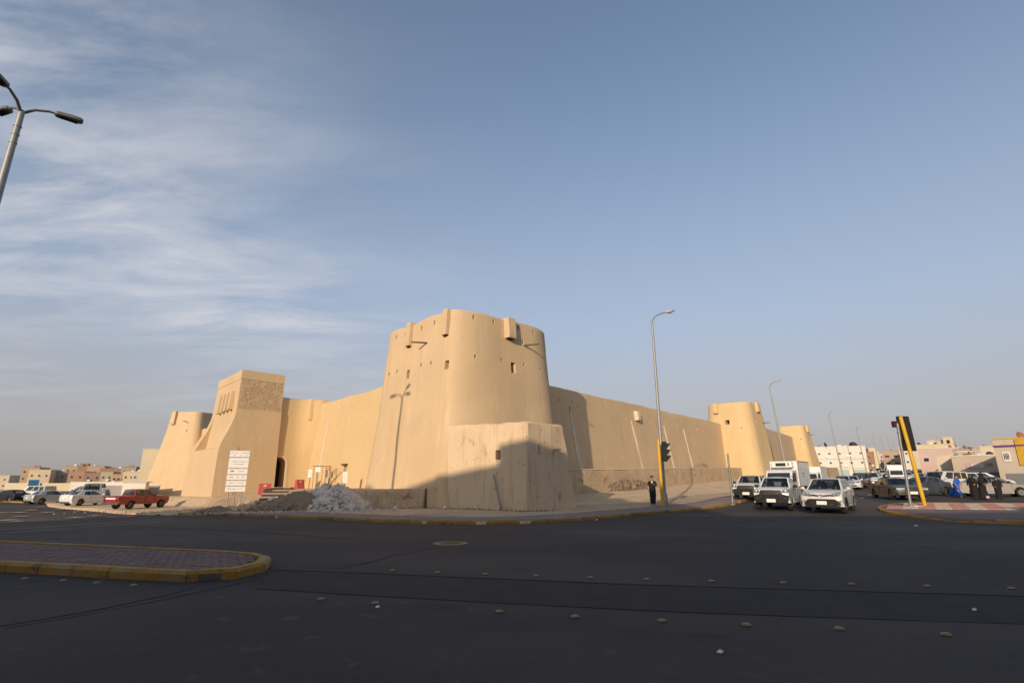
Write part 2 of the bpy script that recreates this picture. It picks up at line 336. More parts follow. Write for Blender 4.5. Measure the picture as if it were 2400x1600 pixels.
def offs(pts, d):
    out = []
    for i, p in enumerate(pts):
        a = pts[max(i - 1, 0)]; b = pts[min(i + 1, len(pts) - 1)]; tx, ty = b[0] - a[0], b[1] - a[1]; l = math.hypot(tx, ty); out.append((p[0] - ty / l * d, p[1] + tx / l * d))
    return out
KA = KF[4:] + KS
sheet('pavement', offs(KA, .09) + list(reversed(offs(KA, 2.4))), .126, M['paving'], 'dusty paved footpath along the yellow kerb', skirt=.12)

def resample(pts, seg):
    out = [Vector((*pts[0], 0))]; acc = 0; cur = out[0]
    P = [Vector((*p, 0)) for p in pts]; i = 1
    while i < len(P):
        d = (P[i] - cur).length
        if acc + d >= seg:
            cur = cur + (P[i] - cur).normalized() * (seg - acc); out.append(cur.copy()); acc = 0
        else: acc += d; cur = P[i]; i += 1
    return out
def smooth_poly(pts, it=2):
    for _ in range(it):
        q = [pts[0]]
        for a, b in zip(pts, pts[1:]): q += [(a[0] * .75 + b[0] * .25, a[1] * .75 + b[1] * .25), (a[0] * .25 + b[0] * .75, a[1] * .25 + b[1] * .75)]
        pts = q + [pts[-1]]
    return pts
def kerb(name, label, pts, mats, seg=.95, h=.15, w=.16, hf=None):
    """kerbstones laid end to end, the road on the right-hand side of the path"""
    rs = resample(pts, seg); base = MB()
    for a, b in zip(rs, rs[1:]):
        t = (b - a).normalized(); n = Vector((-t.y, t.x, 0))
        base.v += []; q = [a + n * .03, b + n * .03, b + n * (w - .02), a + n * (w - .02)]; i = len(base.v)
        za, zb = zg(a.x, a.y), zg(b.x, b.y)
        hh = .02
        base.add([(q[0].x, q[0].y, za + hh), (q[1].x, q[1].y, zb + hh), (q[2].x, q[2].y, zb + hh), (q[3].x, q[3].y, za + hh)], [(0, 1, 2, 3)])
    root = tag(base.build(name, M['joint']), label, kind='structure')
    for k, (a, b) in enumerate(zip(rs, rs[1:])):
        t = (b - a).normalized(); n = Vector((-t.y, t.x, 0)); g = .008; A = a + t * g; B = b - t * g
        j = random.uniform(-.008, .008); hh = h if hf is None else hf(k, a)
        if hh < .03: continue
        mb = MB(); rings = []
        for p in (A, B):
            z = zg(p.x, p.y); rings.append([(p.x + n.x * o, p.y + n.y * o, z + zz) for o, zz in ((0, -.05), (0 + j, hh - .05), (.045 + j, hh), (w + j, hh + .002), (w + j, -.05))])
        mb.loft(rings, mi=0); mb.build('kerbstone', mats(k, a) if callable(mats) else mats, root)
    return root
def fk(k, a):
    if a.x < -6: return M['kerbdusty'] if random.random() < .75 else M['kerbworn']
    if 5.3 < a.x < 8.2: return M['kerbworn']
    return M['yellow'] if random.random() < .72 else M['kerbdusty']
kerb('kerb', 'yellow painted kerb curving along the fort footpath', smooth_poly(KF[4:] + KS[:1]), fk)
kerb('kerb', 'kerb running up the street beside the fort', KS[:5], lambda k, a: M['kerbdusty'], seg=2.5)
kerb('kerb', 'yellow kerb at the far left side road', [(-75, 71), (-66, 68.5), (-55.5, 62.5)], lambda k, a: M['yellow'], seg=2)

# left traffic island
IS = [(-30, 17.2), (-13.3, 13.95), (-8.74, 12.6), (-6.2, 12.0), (-5.3, 11.7), (-4.75, 11.2), (-4.5, 10.55), (-4.5, 9.9), (-4.75, 9.4), (-5.1, 9.17), (-6.55, 9.6), (-9.46, 10.39), (-30, 16.0)]
IS = [(-30, 19.2), (-13.3, 14.1), (-8.74, 12.75), (-6.3, 12.05), (-5.35, 11.7), (-4.8, 11.2), (-4.55, 10.55), (-4.5, 9.95), (-4.7, 9.45), (-5.1, 9.2), (-6.55, 9.52), (-9.46, 10.3), (-30, 16.2)]
isl = sheet('traffic_island', offs(list(reversed(IS)), .12), .105, M['joint'], 'raised traffic island with pinkish pavers', skirt=.1)
kk = kerb('kerb', 'yellow kerb round the end of the left traffic island', smooth_poly(list(reversed(IS)), 1), M['yellow'], seg=.8, h=.165, w=.2)
def inside(p, poly):
    c = False; j = len(poly) - 1
    for i in range(len(poly)):
        a, b = poly[i], poly[j]
        if (a[1] > p[1]) != (b[1] > p[1]) and p[0] < (b[0] - a[0]) * (p[1] - a[1]) / (b[1] - a[1]) + a[0]: c = not c
        j = i
    return c
inner = offs(list(reversed(IS)), .24)
ux, uy = Vector((.962, -.272)), Vector((.272, .962)); cells = []
for i in range(-70, 30):
    for j in range(-30, 30):
        p = Vector((-6.5, 11)) + ux * ((i + .5 * (j % 2)) * .205) + uy * (j * .105)
        if all(inside(tuple(p + ux * a + uy * b), inner) for a in (-.095, .095) for b in (-.045, .045)): cells.append(p)
cells.sort(key=lambda p: p.length)
pv = {}
for key in ('paver', 'paver2'):
    a = MB(); a.box(0, 0, 0, .197, .097, .05, tx=.96, ty=.93); pv[key] = a.mesh('paver', M[key])
for p in cells[:300]:
    o = link_mesh('paver', pv[random.choice(('paver', 'paver', 'paver2'))], isl); o.location = (p.x, p.y, .128 + random.uniform(-.003, .003)); o.rotation_euler = (random.uniform(-.02, .02), random.uniform(-.02, .02), math.atan2(ux.y, ux.x))
rest = MB()
for p in cells[300:]: rest.box(p.x, p.y, .128 + random.uniform(-.004, .004), .197, .097, .05, math.atan2(ux.y, ux.x), random.choice((0, 0, 1)), .96, .93)
tag(rest.build('paver', [M['paver'], M['paver2']], isl), kind='stuff')

# right traffic island with red and cream tiles
RI = [(40, 13.5), (24, 18.7), (20.2, 20.2), (18.6, 21.2), (17.9, 22.4), (17.75, 24.2), (18.3, 26.6), (19.1, 28.5), (20.0, 29.9), (21.6, 31.3), (23.0, 32.3), (25, 32.0), (50, 21.5)]
isr = sheet('traffic_island', offs(RI, -.12), .11, M['paver2'], 'raised right corner island with striped tiles', fnz=lambda x, y: .12 * ss(22.8, 21.2, y) * ss(18.3, 19.6, x), skirt=.3)
def rh(k, a): return .15
kerb('kerb', 'yellow kerb round the right corner island', smooth_poly(RI[::-1], 1), lambda k, a: M['yellow'] if random.random() < .9 else M['kerbworn'], seg=.9, h=.15, w=.18, hf=lambda k, a: .135 - .09 * math.exp(-((a.y - 22.9) / 1.0) ** 2) if a.x < 18.4 or a.y > 22.3 else .135 + .14 * ss(18.3, 19.6, a.x))
d = Vector((.925, -.38)).normalized(); ed = Vector((.60, .80)); tl = {}
for key in ('tilered', 'tilewhite'):
    a = MB(); q = [d * x + ed * y for x, y in ((-.345, -.245), (.345, -.245), (.345, .245), (-.345, .245))]; a.loft([[(p.x, p.y, z) for p in q] for z in (-.02, .02)]); tl[key] = a.mesh('tile', M[key])
innerR = offs(RI[::-1], .25); cnt = 0
for i in range(-6, 45):
    for j in range(-3, 12):
        p = Vector((20.6, 28.2)) + d * (i * .7) + ed * (j * .5)
        if (j >= 0) and all(inside(tuple(p + d * a + ed * b), innerR) for a in (-.34, .34) for b in (-.24, .24)) and cnt < 295:
            o = link_mesh('tile', tl['tilered' if i % 2 else 'tilewhite'], isr); cnt += 1
            o.location = (p.x, p.y, zg(p.x, p.y) + .118 + random.uniform(-.002, .002))

# road surface details
def strip(name, pts, w, m, label, h=.004, jit=0):
    P = resample(pts, .5); mb = MB(); r1 = []; r2 = []
    for i, p in enumerate(P):
        t = (P[min(i + 1, len(P) - 1)] - P[max(i - 1, 0)]).normalized(); n = Vector((-t.y, t.x, 0)); ww = w * (1 + (random.uniform(-jit, jit) if jit else 0)); q = p + n * random.uniform(-jit, jit) * w
        for l, s_ in ((r1, -1), (r2, 1)): l.append((q.x + n.x * ww / 2 * s_, q.y + n.y * ww / 2 * s_, zg(q.x, q.y) + h))
    mb.loft([r1, r2], cap=(False, False), closed=False, flip=True)
    return tag(mb.build(name, m), label, kind='structure')
patch = [(-4.4, 10.55), (2.0, 9.05), (7.4, 8.2), (14, 7.2), (14, 5.9), (7.0, 6.5), (2.41, 7.2), (.57, 7.58), (-1.84, 8.16), (-3.94, 8.73), (-4.45, 9.7)]
sheet('road', patch, .004, M['asphalt2'], 'long darker asphalt patch across the junction')
strip('tar_seam', [(-4.5, 10.5), (-3.1, 10.25), (-1, 9.75), (2.03, 9.05), (7.4, 8.19), (14, 7.2)], .07, M['tar'], 'black tar seam along the far edge of the patch', .012, .15)
strip('tar_seam', [(-3.94, 8.73), (-1.84, 8.16), (.57, 7.58), (2.41, 7.2), (5, 6.8)], .018, M['asphalt'], 'thin crack along the near edge of the patch', .008, .5)
strip('tar_seam', [(-5.9, 6.55), (-5.4, 7.3), (-5.05, 8.2), (-4.9, 9.0)], .05, M['tar'], 'tar filled crack running to the left island', .008, .6)
strip('tar_seam', [(-5.7, 6.5), (-5.2, 7.3), (-4.8, 8.2), (-4.5, 9.1), (-4.0, 10.0)], .03, M['tar'], 'second crack beside the island corner', .008, .8)
strip('tar_seam', [(-4.1, 10.2), (-3.2, 10.75), (-2.7, 12.2), (-2.1, 13.7), (-1.8, 14.4)], .045, M['tar'], 'crack leading to the manhole cover', .008, .6)
strip('tar_seam', [(-14, 20.5), (-9, 18.4), (-4.6, 15.9), (-4.2, 15.6)], .22, M['tar'], 'faint dark tyre stain on the far lane', .008, .3)
for pts, l in (([(-18.0, 19.3), (-17.2, 23.1), (-16.5, 26.8)], 'outer thin white line on the left carriageway'), ([(-16.6, 18.0), (-15.7, 21), (-14.8, 23.6)], 'inner thin white line on the left carriageway')):
    strip('road_marking', pts, .10, M['road_white'], l, .005)
strip('road_marking', [(9.1, 26.0), (9.9, 26.6)], .13, M['road_white'], 'short worn white dash in front of the traffic light', .005)
for i, (x, y) in enumerate(((21.5, 34.5), (25, 39), (28.5, 43.5), (32, 48))):
    strip('road_marking', [(x, y), (x + 1.9, y + 2.4)], .14, M['road_white'], ('nearest', 'second', 'third', 'farthest')[i] + ' worn white lane dash along the street', .006)
mh = thing('manhole_cover', (-1.64, 14.75, 0), label='round dusty manhole cover set in the far lane', cat='manhole cover')
a = MB(); a.lathe([(.46, .0), (.46, .012), (.36, .014), (.36, .008)], 28); a.build('rim', M['dirt'], mh)
a = MB(); a.lathe([(.35, .0), (.35, .012)], 28)
for i in range(-3, 4): a.box(0, i * .09, .014, .5, .03, .006)
a.build('cover', M['kerbdusty'], mh)
st1 = [(-2.68, 7.99), (-1.85, 7.72), (-.16, 7.24), (.77, 6.99), (1.77, 6.79), (2.69, 6.61), (3.66, 6.45), (4.67, 6.22)]
st2 = [(-2.2, 10.35), (-1.35, 10.17), (-.47, 9.98), (.42, 9.81), (1.34, 9.64), (2.26, 9.47), (3.29, 9.32), (4.4, 9.17), (5.44, 9.05), (6.53, 8.9), (7.69, 8.72)]
st3 = [(-8.25, 9.55), (-7.45, 9.37), (-6.74, 9.17), (-6.0, 8.97)]
a = MB(); a.lathe([(.062, 0), (.062, .006), (.055, .016), (.038, .024), (.018, .028), (.004, .029)], 16); stud = a.mesh('road_stud', M['stud'], 40)
ords = ['leftmost', 'second from left', 'third from left', 'fourth from left', 'fifth from left', 'sixth from left', 'seventh from left', 'eighth from left', 'ninth from left', 'tenth from left', 'rightmost']
for row, nm in ((st1, 'in the near row across the junction'), (st2, 'in the far row beside the tar seam'), (st3, 'in the row below the left island')):
    for i, (x, y) in enumerate(row):
        o = link_mesh('road_stud', stud); o.scale = (.85, .85, .85); o.location = (x, y, .003 if row is st3 else .006)
        if row is st1 and i == 0: o.scale = (.8, .8, .5)
        tag(o, 'round yellow road stud, %s %s' % (ords[i] if i < len(row) - 1 or row is st2 else 'rightmost', nm), 'road stud', 'yellow road studs on the asphalt')

random.seed(6)
for i, (x, y, r, l) in enumerate(((-1.75, 7.45, .022, 'small white scrap of litter below the second near road stud'), (2.0, 5.6, .025, 'white scrap of litter near the bottom of the picture'), (5.9, 7.3, .024, 'pale scrap of litter near the right edge of the road'), (3.6, 23.3, .05, 'tiny white scrap of litter at the foot of the far kerb'), (14.9, 20.3, .06, 'flat white scrap of litter before the right island'))):
    mb = MB(); mb.add([(x - r * 1.6, y, .016), (x, y - r, .012), (x + r * 1.5, y + r * .2, .02), (x + r * .2, y + r, .03), (x, y, .045)], [(0, 1, 4), (1, 2, 4), (2, 3, 4), (3, 0, 4), (3, 2, 1, 0)])
    tag(mb.build('litter', M['signwhite']), l, 'litter')
# ------------------------------------------------------------------ the mud fort
def hs(z, H, s0, s1):
    t = max(0., min(1., 1 - z / H)); return s0 + (s1 - s0) * (.55 * t + .45 * t * t)
def rring(C, s, rc, th, z, na=7, ns=9, wob=.05, seed=0., ex=0.):
    """rounded square ring; sides' normals at th + k*90 degrees; rc = radius, or per corner (extent along side k, extent along the next side)"""
    rcs = rc if isinstance(rc, list) else [(rc, rc)] * 4; res = []
    D_ = [s + ex, s, s, s]
    for k in range(4):
        sk, sa, sb = D_[k], D_[k - 1], D_[(k + 1) % 4]
        q = R(th + 90 * k); n = (math.cos(q), math.sin(q)); t = (-n[1], n[0]); p0 = rcs[k - 1][1]; p1, p2 = rcs[k]; pts = []
        for i in range(ns):
            u = (-sa + p0) + (sa + sb - p0 - p1) * i / ns; pts.append((sk, u))
        for i in range(na):
            w = (math.pi / 2) * i / na; pts.append((sk - p2 + p2 * math.cos(w), sb - p1 + p1 * math.sin(w)))
        for a, b in pts:
            x, y = n[0] * a + t[0] * b, n[1] * a + t[1] * b; X, Y = C[0] + x, C[1] + y; l = math.hypot(x, y) or 1
            dd = wob * (fn(X + seed, Y, z, .35) + .5 * fn(X, Y + seed, z, 1.1)); res.append((X + x / l * dd, Y + y / l * dd, z))
    return res
def mixrc(a, b, t):
    if isinstance(a, list): return [tuple(p * (1 - t) + q * t for p, q in zip(u, v)) for u, v in zip(a, b)]
    return a * (1 - t) + b * t
def tower_mb(C, H, s0, s1, rc0, rc1, th, z0=0., par=.55, roof=1.3, dz=.6, wob=.07, topwob=.13, mi=lambda z: 0, ex=0.):
    zs = []; z = z0
    while z < H - .12: zs.append(z); z += dz
    zs += [H - .12, H - .03]
    mb = MB(); rings = []
    for z in zs:
        t = z / H; s = hs(z, H, s0, s1)
        rings.append(rring(C, s, mixrc(rc1, rc0, t), th, z, wob=wob, ex=ex))
    def tr(s, z, sy=None): return [(x, y, z + topwob * fn(x, y, 0, .5)) for x, y, _ in rring(C, s, mixrc(rc0, rc0, 0), th, H, wob=wob, ex=ex)]
    rings[-1] = tr(s0 - .02, H - .03)
    rings.append(tr(s0 - .14, H)); rings.append(tr(s0 - par + .1, H)); rings.append(tr(s0 - par, H - .1))
    rings.append([(x, y, H - roof) for x, y, _ in rring(C, s0 - par, .8 if isinstance(rc0, list) else rc0 * .8, th, H, wob=0, ex=ex)])
    mb.loft(rings)
    return mb
def fpt(C, H, s0, s1, th, a, z, o=0.):
    n = (math.cos(R(th)), math.sin(R(th))); t = (-n[1], n[0]); s = hs(z, H, s0, s1) + o
    return Vector((C[0] + n[0] * s + t[0] * a, C[1] + n[1] * s + t[1] * a, z))
def part_mach(parent, off, P, n, t, w, dep, z0, z1, mats, rise=.02):
    """box machicolation on a wall: rounded shaft with bottom lip, the hole in it painted dark"""
    mb = MB(); rings = []
    N = Vector((n[0], n[1], 0)); T = Vector((t[0], t[1], 0)); base = Vector((P.x, P.y, 0))
    for z, f, g in ((z0, .95, .98), (z0 + .05, 1, 1), (z0 + .35, 1, 1), ((z0 + z1) / 2, .92, 1), (z1 - .12, .80, 1), (z1 + rise * .6, .74, .98), (z1 + rise, .5, .9)):
        ring = []
        for u, v in ((-1, -1.2), (-1, .78), (-.96, .93), (-.86, 1), (.86, 1), (.96, .93), (1, .78), (1, -1.2)):
            q = base + T * (u * w / 2 * g) + N * (v * dep * f if v > 0 else v * .35); q.z = z + (.03 * fn(q.x, q.y, z, 2)); ring.append(tuple(q))
        rings.append(ring)
    mb.loft(rings)
    o = mb.build('machicolation', mats, parent, smooth=28, off=off)
    mb = MB(); c = base + N * (dep * .42); mb.box(c.x, c.y, z0 - .005, w * .72, dep * .72, .06, math.atan2(T.y, T.x)); mb.build('painted_opening', M['dark'], o, off=off)  # dark slab paints the shade in the box's underside
    return o
def part_spout(parent, off, P, n, L=.9, side=.0, drop=.03, m='wood'):
    mb = MB(); d = Vector((n[0], n[1], -drop)).normalized(); t = Vector((-n[1], n[0], 0)); d = (d + t * side).normalized()
    mb.tube(P - d * .3, P + d * L, .06, .05, 8); mb.build('water_spout', M[m], parent, off=off)
def cut_box(cm, P, n, w, h, dep=1.0):
    q = math.atan2(n[1], n[0]); cm.box(P.x - n[0] * (dep / 2 - .4), P.y - n[1] * (dep / 2 - .4), P.z, dep + .8 - .4, w, h, q)
def part_window(parent, off, P, n, w, h, dep=.75, name='window'):
    q = math.atan2(n[1], n[0]); mb = MB(); mb.box(P.x - n[0] * dep, P.y - n[1] * dep, P.z, .04, w - .02, h - .02, q); mb.build(name, M['dark'], parent, off=off)  # near-black panel paints the shade at the back of the hole

def NT(th): n = (math.cos(R(th)), math.sin(R(th))); return n, (-n[1], n[0])
# --- big corner tower
TC = (-3.46, 37.4); TP = (TC, 12.2, 4.35, 5.25); thL, thR, EX = -136, -46, .5
ct = thing('corner_tower', (*TC, 0), label='tall rounded mud corner tower standing nearest, above the small annex', cat='tower')
OFF = (*TC, 0)
base = tower_mb(TC, 12.2, 4.35, 5.25, [(2.3, 1.2), (1, 1), (1.2, 1.4), (1.0, 2.9)], [(2.2, 1.1), (1, 1), (1.1, 1.5), (1.5, 3.3)], -46, dz=.5, ex=EX)
cm = MB(); wins = [(thL, 3.83, 8.54, .36, .56), (thL, -.44, 8.57, .34, .58), (thR, .1, 8.87, .42, .72)]
holes = [(thL, .99, 9.0), (thL, 2.09, 8.95), (thL, -1.91, 8.98), (thL, -2.93, 8.93), (thR, -3.06, 9.14), (thR, -.92, 9.26), (thR, 1.15, 9.25), (thR, 2.91, 9.2),
         (thL, 2.18, 11.66), (thL, .7, 11.62), (thL, -1.26, 11.58), (thL, -2.48, 11.6), (thR, -3.12, 11.75), (thR, -1.54, 11.75), (thR, .68, 11.75), (thR, 2.19, 11.75), (thR, 1.11, 10.84)]
for th, a, z, w, h in wins: cut_box(cm, fpt(*TP, th, a, z, EX * (th == thR)), NT(th)[0], w, h, 1.1)
for th, a, z in holes: cut_box(cm, fpt(*TP, th, a, z, (-.35 if abs(a) > 2.9 else 0) + EX * (th == thR)), NT(th)[0], .15, .30 if z > 10 else .24, 1.8 if abs(a) > 2.9 else 1.3)
me = boolean('tower_wall', base, cm, M['adobe'])
o = link_mesh('tower_wall', me, ct); me.transform(Matrix.Translation((-TC[0], -TC[1], 0)))
for th, a, z, w, h in wins: part_window(ct, OFF, fpt(*TP, th, a, z, EX * (th == thR)), NT(th)[0], w, h)
for th, a, z0 in ((thL, 3.62, 10.5), (thL, -.58, 10.55), (thR, -.24, 10.8)):
    n, t = NT(th); part_mach(ct, OFF, fpt(*TP, th, a, 11.3, EX * (th == thR)), n, t, .5 if th == thL else .72, .32 if th == thL else .44, z0, 12.2, M['adobe'])
part_spout(ct, OFF, fpt(*TP, thL, 1.46, 10.42), NT(thL)[0], 1.0, -.5)
part_spout(ct, OFF, fpt(*TP, thR, 1.24, 10.62, EX), NT(thR)[0], 1.1, .35)

# --- curtain walls
def wall_mb(P0, P1, n, H=9.5, base=.9, thick=1.1, z0=0., st=.8, wob=.06, rnd=.12):
    L = math.hypot(P1[0] - P0[0], P1[1] - P0[1]); t = ((P1[0] - P0[0]) / L, (P1[1] - P0[1]) / L); k = int(L / st) + 1; rings = []
    zz = [z0 + (H - .2 - z0) * i / 14 for i in range(15)]
    for i in range(k + 1):
        a = L * i / k; x, y = P0[0] + t[0] * a, P0[1] + t[1] * a; ring = []
        for z in zz:
            o = base * max(0, 1 - z / H) ** 1.2 + wob * (fn(x, y, z, .3) + .5 * fn(x, y, z, 1.)); ring.append((x + n[0] * o, y + n[1] * o, z))
        h = H + .10 * fn(x, y, 0, .25) + .035 * fn(x, y, 3, 1.1)
        for o, z in ((-.03, h - .06), (-.15, h), (-thick + .15, h), (-thick + .02, h - .08)): ring.append((x + n[0] * o, y + n[1] * o, z))
        ring.append((x - n[0] * (thick + .3), y - n[1] * (thick + .3), z0)); rings.append(ring)
    mb = MB(); mb.loft(rings, flip=True); return mb
def wpt(W_, a, z, o=0.):
    P0, P1, n = W_[:3]; L = math.hypot(P1[0] - P0[0], P1[1] - P0[1]); t = ((P1[0] - P0[0]) / L, (P1[1] - P0[1]) / L); q = .9 * max(0, 1 - z / 9.5) ** 1.2 + o
    return Vector((P0[0] + t[0] * a + n[0] * q, P0[1] + t[1] * a + n[1] * q, z))
def drain(parent, off, W_, a0, z0, a1, z1, w0=.16, w1=.3):
    mb = MB(); rr = []
    P0, P1, n = W_[:3]; L = math.hypot(P1[0] - P0[0], P1[1] - P0[1]); t = Vector(((P1[0] - P0[0]) / L, (P1[1] - P0[1]) / L, 0)); nn_ = Vector((n[0], n[1], 0))
    for i in range(13):
        k = i / 12; p = wpt(W_, a0 + (a1 - a0) * k, z0 + (z1 - z0) * k); w = w0 + (w1 - w0) * k + .02 * fn(i, a0)
        d = .06 * (fn(p.x, p.y, p.z, .3) + .5 * fn(p.x, p.y, p.z, 1.)); p += nn_ * d
        rr.append([tuple(p + t * (s_ * w / 2) + nn_ * q) for s_, q in ((-1, -.05), (-1, .05), (-.4, .02), (.4, .02), (1, .05), (1, -.05))])
    mb.loft(rr); mb.build('drain_channel', M['strip'], parent, off=off, smooth=40)
WR = ((3.3, 44), (32, 77), (.755, -.656)); WL = ((-11.1, 44.3), (-21.2, 56.3), (-.765, -.644))
def make_wall(W_, ext0, ext1, label, holes, drains, mach, z0=0, H=9.5):
    P0, P1, n = W_; L = math.hypot(P1[0] - P0[0], P1[1] - P0[1]); t = ((P1[0] - P0[0]) / L, (P1[1] - P0[1]) / L)
    A = (P0[0] - t[0] * ext0, P0[1] - t[1] * ext0); B = (P1[0] + t[0] * ext1, P1[1] + t[1] * ext1)
    left = n[0] < 0
    base = wall_mb(A, B, n, z0=z0, H=H)
    if left: base.f = [tuple(reversed(f)) for f in base.f]
    off = (P0[0], P0[1], 0); r = thing('curtain_wall', off, label=label, cat='wall')
    if holes:
        cm = MB()
        for a, z, w, h in holes: cut_box(cm, wpt(W_, a, z), n, w, h, .7)
        me = boolean('wall_body', base, cm, M['adobe_new'] if left else M['adobe']); me.transform(Matrix.Translation((-off[0], -off[1], 0))); link_mesh('wall_body', me, r)
    else: base.build('wall_body', M['adobe_new'] if left else M['adobe'], r, off=off, smooth=45)
    for d in drains: drain(r, off, W_, *d)
    for a, z0_, z1_, w, dp in mach:
        part_mach(r, off, wpt(W_, a, (z0_ + z1_) / 2), n, t, w, dp, z0_, z1_, M['strip'], rise=0)
    return r
hr = [(1.05, 8.36, .12, .2), (3.01, 8.4, .12, .25), (3.97, 8.09, .12, .2), (9.09, 7.92, .13, .25), (12.63, 7.9, .15, .35), (17.75, 7.87, .15, .3), (24.94, 8.01, .16, .4), (30.91, 8.0, .16, .4), (2.59, 7.7, .2, .5), (36, 8, .15, .3)]
make_wall(WR, 6.5, 1.5, 'long plain mud curtain wall running right from the big tower', hr,
          [(13.64, 7.67, 14.65, 2.6, .14, .30), (21.26, 7.66, 22.25, 2.7, .14, .32), (26.66, 7.7, 27.49, 2.9, .14, .32), (2.59, 7.5, 3.33, 2.5, .25, .6)], [(14.8, 7.75, 8.7, .62, .45)])
# speckled little holes high on the left wall
random.seed(5)
hl = [(13.09, 8.81, .07, .09), (10.8, 8.45, .08, .1), (9.24, 8.87, .07, .1), (7.21, 7.9, .1, .12), (6.46, 8.73, .07, .09), (4.66, 7.94, .1, .12), (15.2, 8.47, .08, .1)]
for i in range(34):
    a = 2.2 + i * .4 + random.uniform(-.1, .1); hl.append((a, 8.35 + random.choice((0, .28, -.3)) + random.uniform(-.06, .06), .06, .08))
hl += [(5.2, 2.0, .55, 1.95)]
wl = make_wall(WL, 7.5, 1.2, 'sunlit left curtain wall between the big tower and the gateway', hl, [(11.33, 7.6, 11.45, 1.6, .22, .42)], [])
P = wpt(WL, 5.2, 2.95); mb = MB(); mb.box(P.x, P.y, 3.03, .5, .9, .14, math.atan2(WL[2][1], WL[2][0])); mb.build('lintel', M['wood'], wl, off=(-11.1, 44.3, 0))
P = wpt(WL, 15.73, 3.12); part_spout(wl, (-11.1, 44.3, 0), P, WL[2], .35)
make_wall(((32, 77), (62, 116), (.79, -.61)), 0, 0, 'distant mud curtain wall joining the two far towers', [], [(12, 9.2, 13.2, 4.2, .25, .5), (20, 9.4, 21.5, 4.6, .25, .5)], [], H=10.9, z0=.5)
make_wall(((-27.5, 60.5), (-50, 84), (-.722, -.692)), 0, 0, 'left rear curtain wall behind the gate tower', [], [], [])

# --- gateway wall with the arched door (parallel to the right faces)
gw = thing('gateway_wall', (-22.8, 54.2, 0), label='mud gateway wall with the tall arched doorway beside the gate tower', cat='wall'); off = (-22.8, 54.2, 0)
gn = (.707, -.707); gt = (.707, .707); G0 = (-25.6, 51.4)
mb = MB(); rings = []
for i in range(27):
    a = 6.9 * i / 26; ring = []
    cv = 1.5 * ss(3.9, 6.9, a) ** 1.5            # curves out to meet the curtain wall
    x, y = G0[0] + gt[0] * a, G0[1] + gt[1] * a
    for k in range(13):
        z = 9.85 * k / 12; o = .45 * max(0, 1 - z / 10) + cv * (.35 + .65 * z / 10) + .04 * fn(x, y, z, .5); ring.append((x + gn[0] * o, y + gn[1] * o, z))
    for o, z in ((-.12 + cv, 9.95), (-1.2, 9.97), (-1.5, 9.8), (-1.8, 0)): ring.append((x + gn[0] * o, y + gn[1] * o, z))
    rings.append(ring)
mb.loft(rings, flip=True)
cm = MB(); DC = Vector((G0[0] + gt[0] * 3.0, G0[1] + gt[1] * 3.0, 0)); arch = []
for k in range(13):
    q = math.pi * k / 12; arch.append((.72 * math.cos(q), 3.2 + .72 * math.sin(q)))
prof = [(-.72, .3), (.72, .3)] + arch
rr = [[(DC.x + gt[0] * u + gn[0] * o, DC.y + gt[1] * u + gn[1] * o, z) for u, z in prof] for o in (-1.25, 1.6)]
cm.loft(rr)
me = boolean('wall_body', mb, cm, M['adobe_new'], 40); me.transform(Matrix.Translation((22.8, -54.2, 0))); link_mesh('wall_body', me, gw)
mb = MB()   # pale plaster surround to the right of the arch
rr = []
for o in (-.5, .03):
    rr.append([(DC.x + gt[0] * u + gn[0] * (o + .45 * (1 - z / 10)), DC.y + gt[1] * u + gn[1] * (o + .45 * (1 - z / 10)), z) for u, z in [(.74, .3), (.90, .3)] + [(.90 * math.cos(math.pi * k / 12), 3.2 + .90 * math.sin(math.pi * k / 12)) for k in range(0, 8)] + [(.74 * math.cos(math.pi * k / 12), 3.2 + .74 * math.sin(math.pi * k / 12)) for k in range(7, -1, -1)]])
mb.loft(rr); mb.build('door_surround', M['strip'], gw, off=off, smooth=40)
mb = MB(); c = DC + Vector((gn[0], gn[1], 0)) * -.9; mb.box(c.x - gt[0] * .36, c.y - gt[1] * .36, 1.9, .68, .07, 2.6, math.atan2(gt[1], gt[0])); d_ = mb.build('door', M['wood'], gw, off=off)
mb = MB(); c = DC + Vector((gn[0], gn[1], 0)) * -1.19; mb.box(c.x, c.y, 2.0, 1.4, .05, 3.6, math.atan2(gt[1], gt[0])); mb.build('passage_shade', M['dark'], gw, off=off)  # near-black sheet paints the shade deep in the archway
mb = MB(); rings = []   # projecting corner box above the joint with the curtain wall
cc = Vector((-20.95, 55.85, 0))
for z, f in ((7.75, .93), (7.9, 1), (9.0, 1), (9.9, 1), (9.98, .96)):
    rings.append([(cc.x + f * (gn[0] * u + gt[0] * v), cc.y + f * (gn[1] * u + gt[1] * v), z) for u, v in ((-.9, -1.1), (.62, -1.1), (.7, -.98), (.7, .58), (.62, .7), (-.9, .7))])
mb.loft(rings); mb.build('machicolation', M['adobe_new'], gw, off=off, smooth=50)

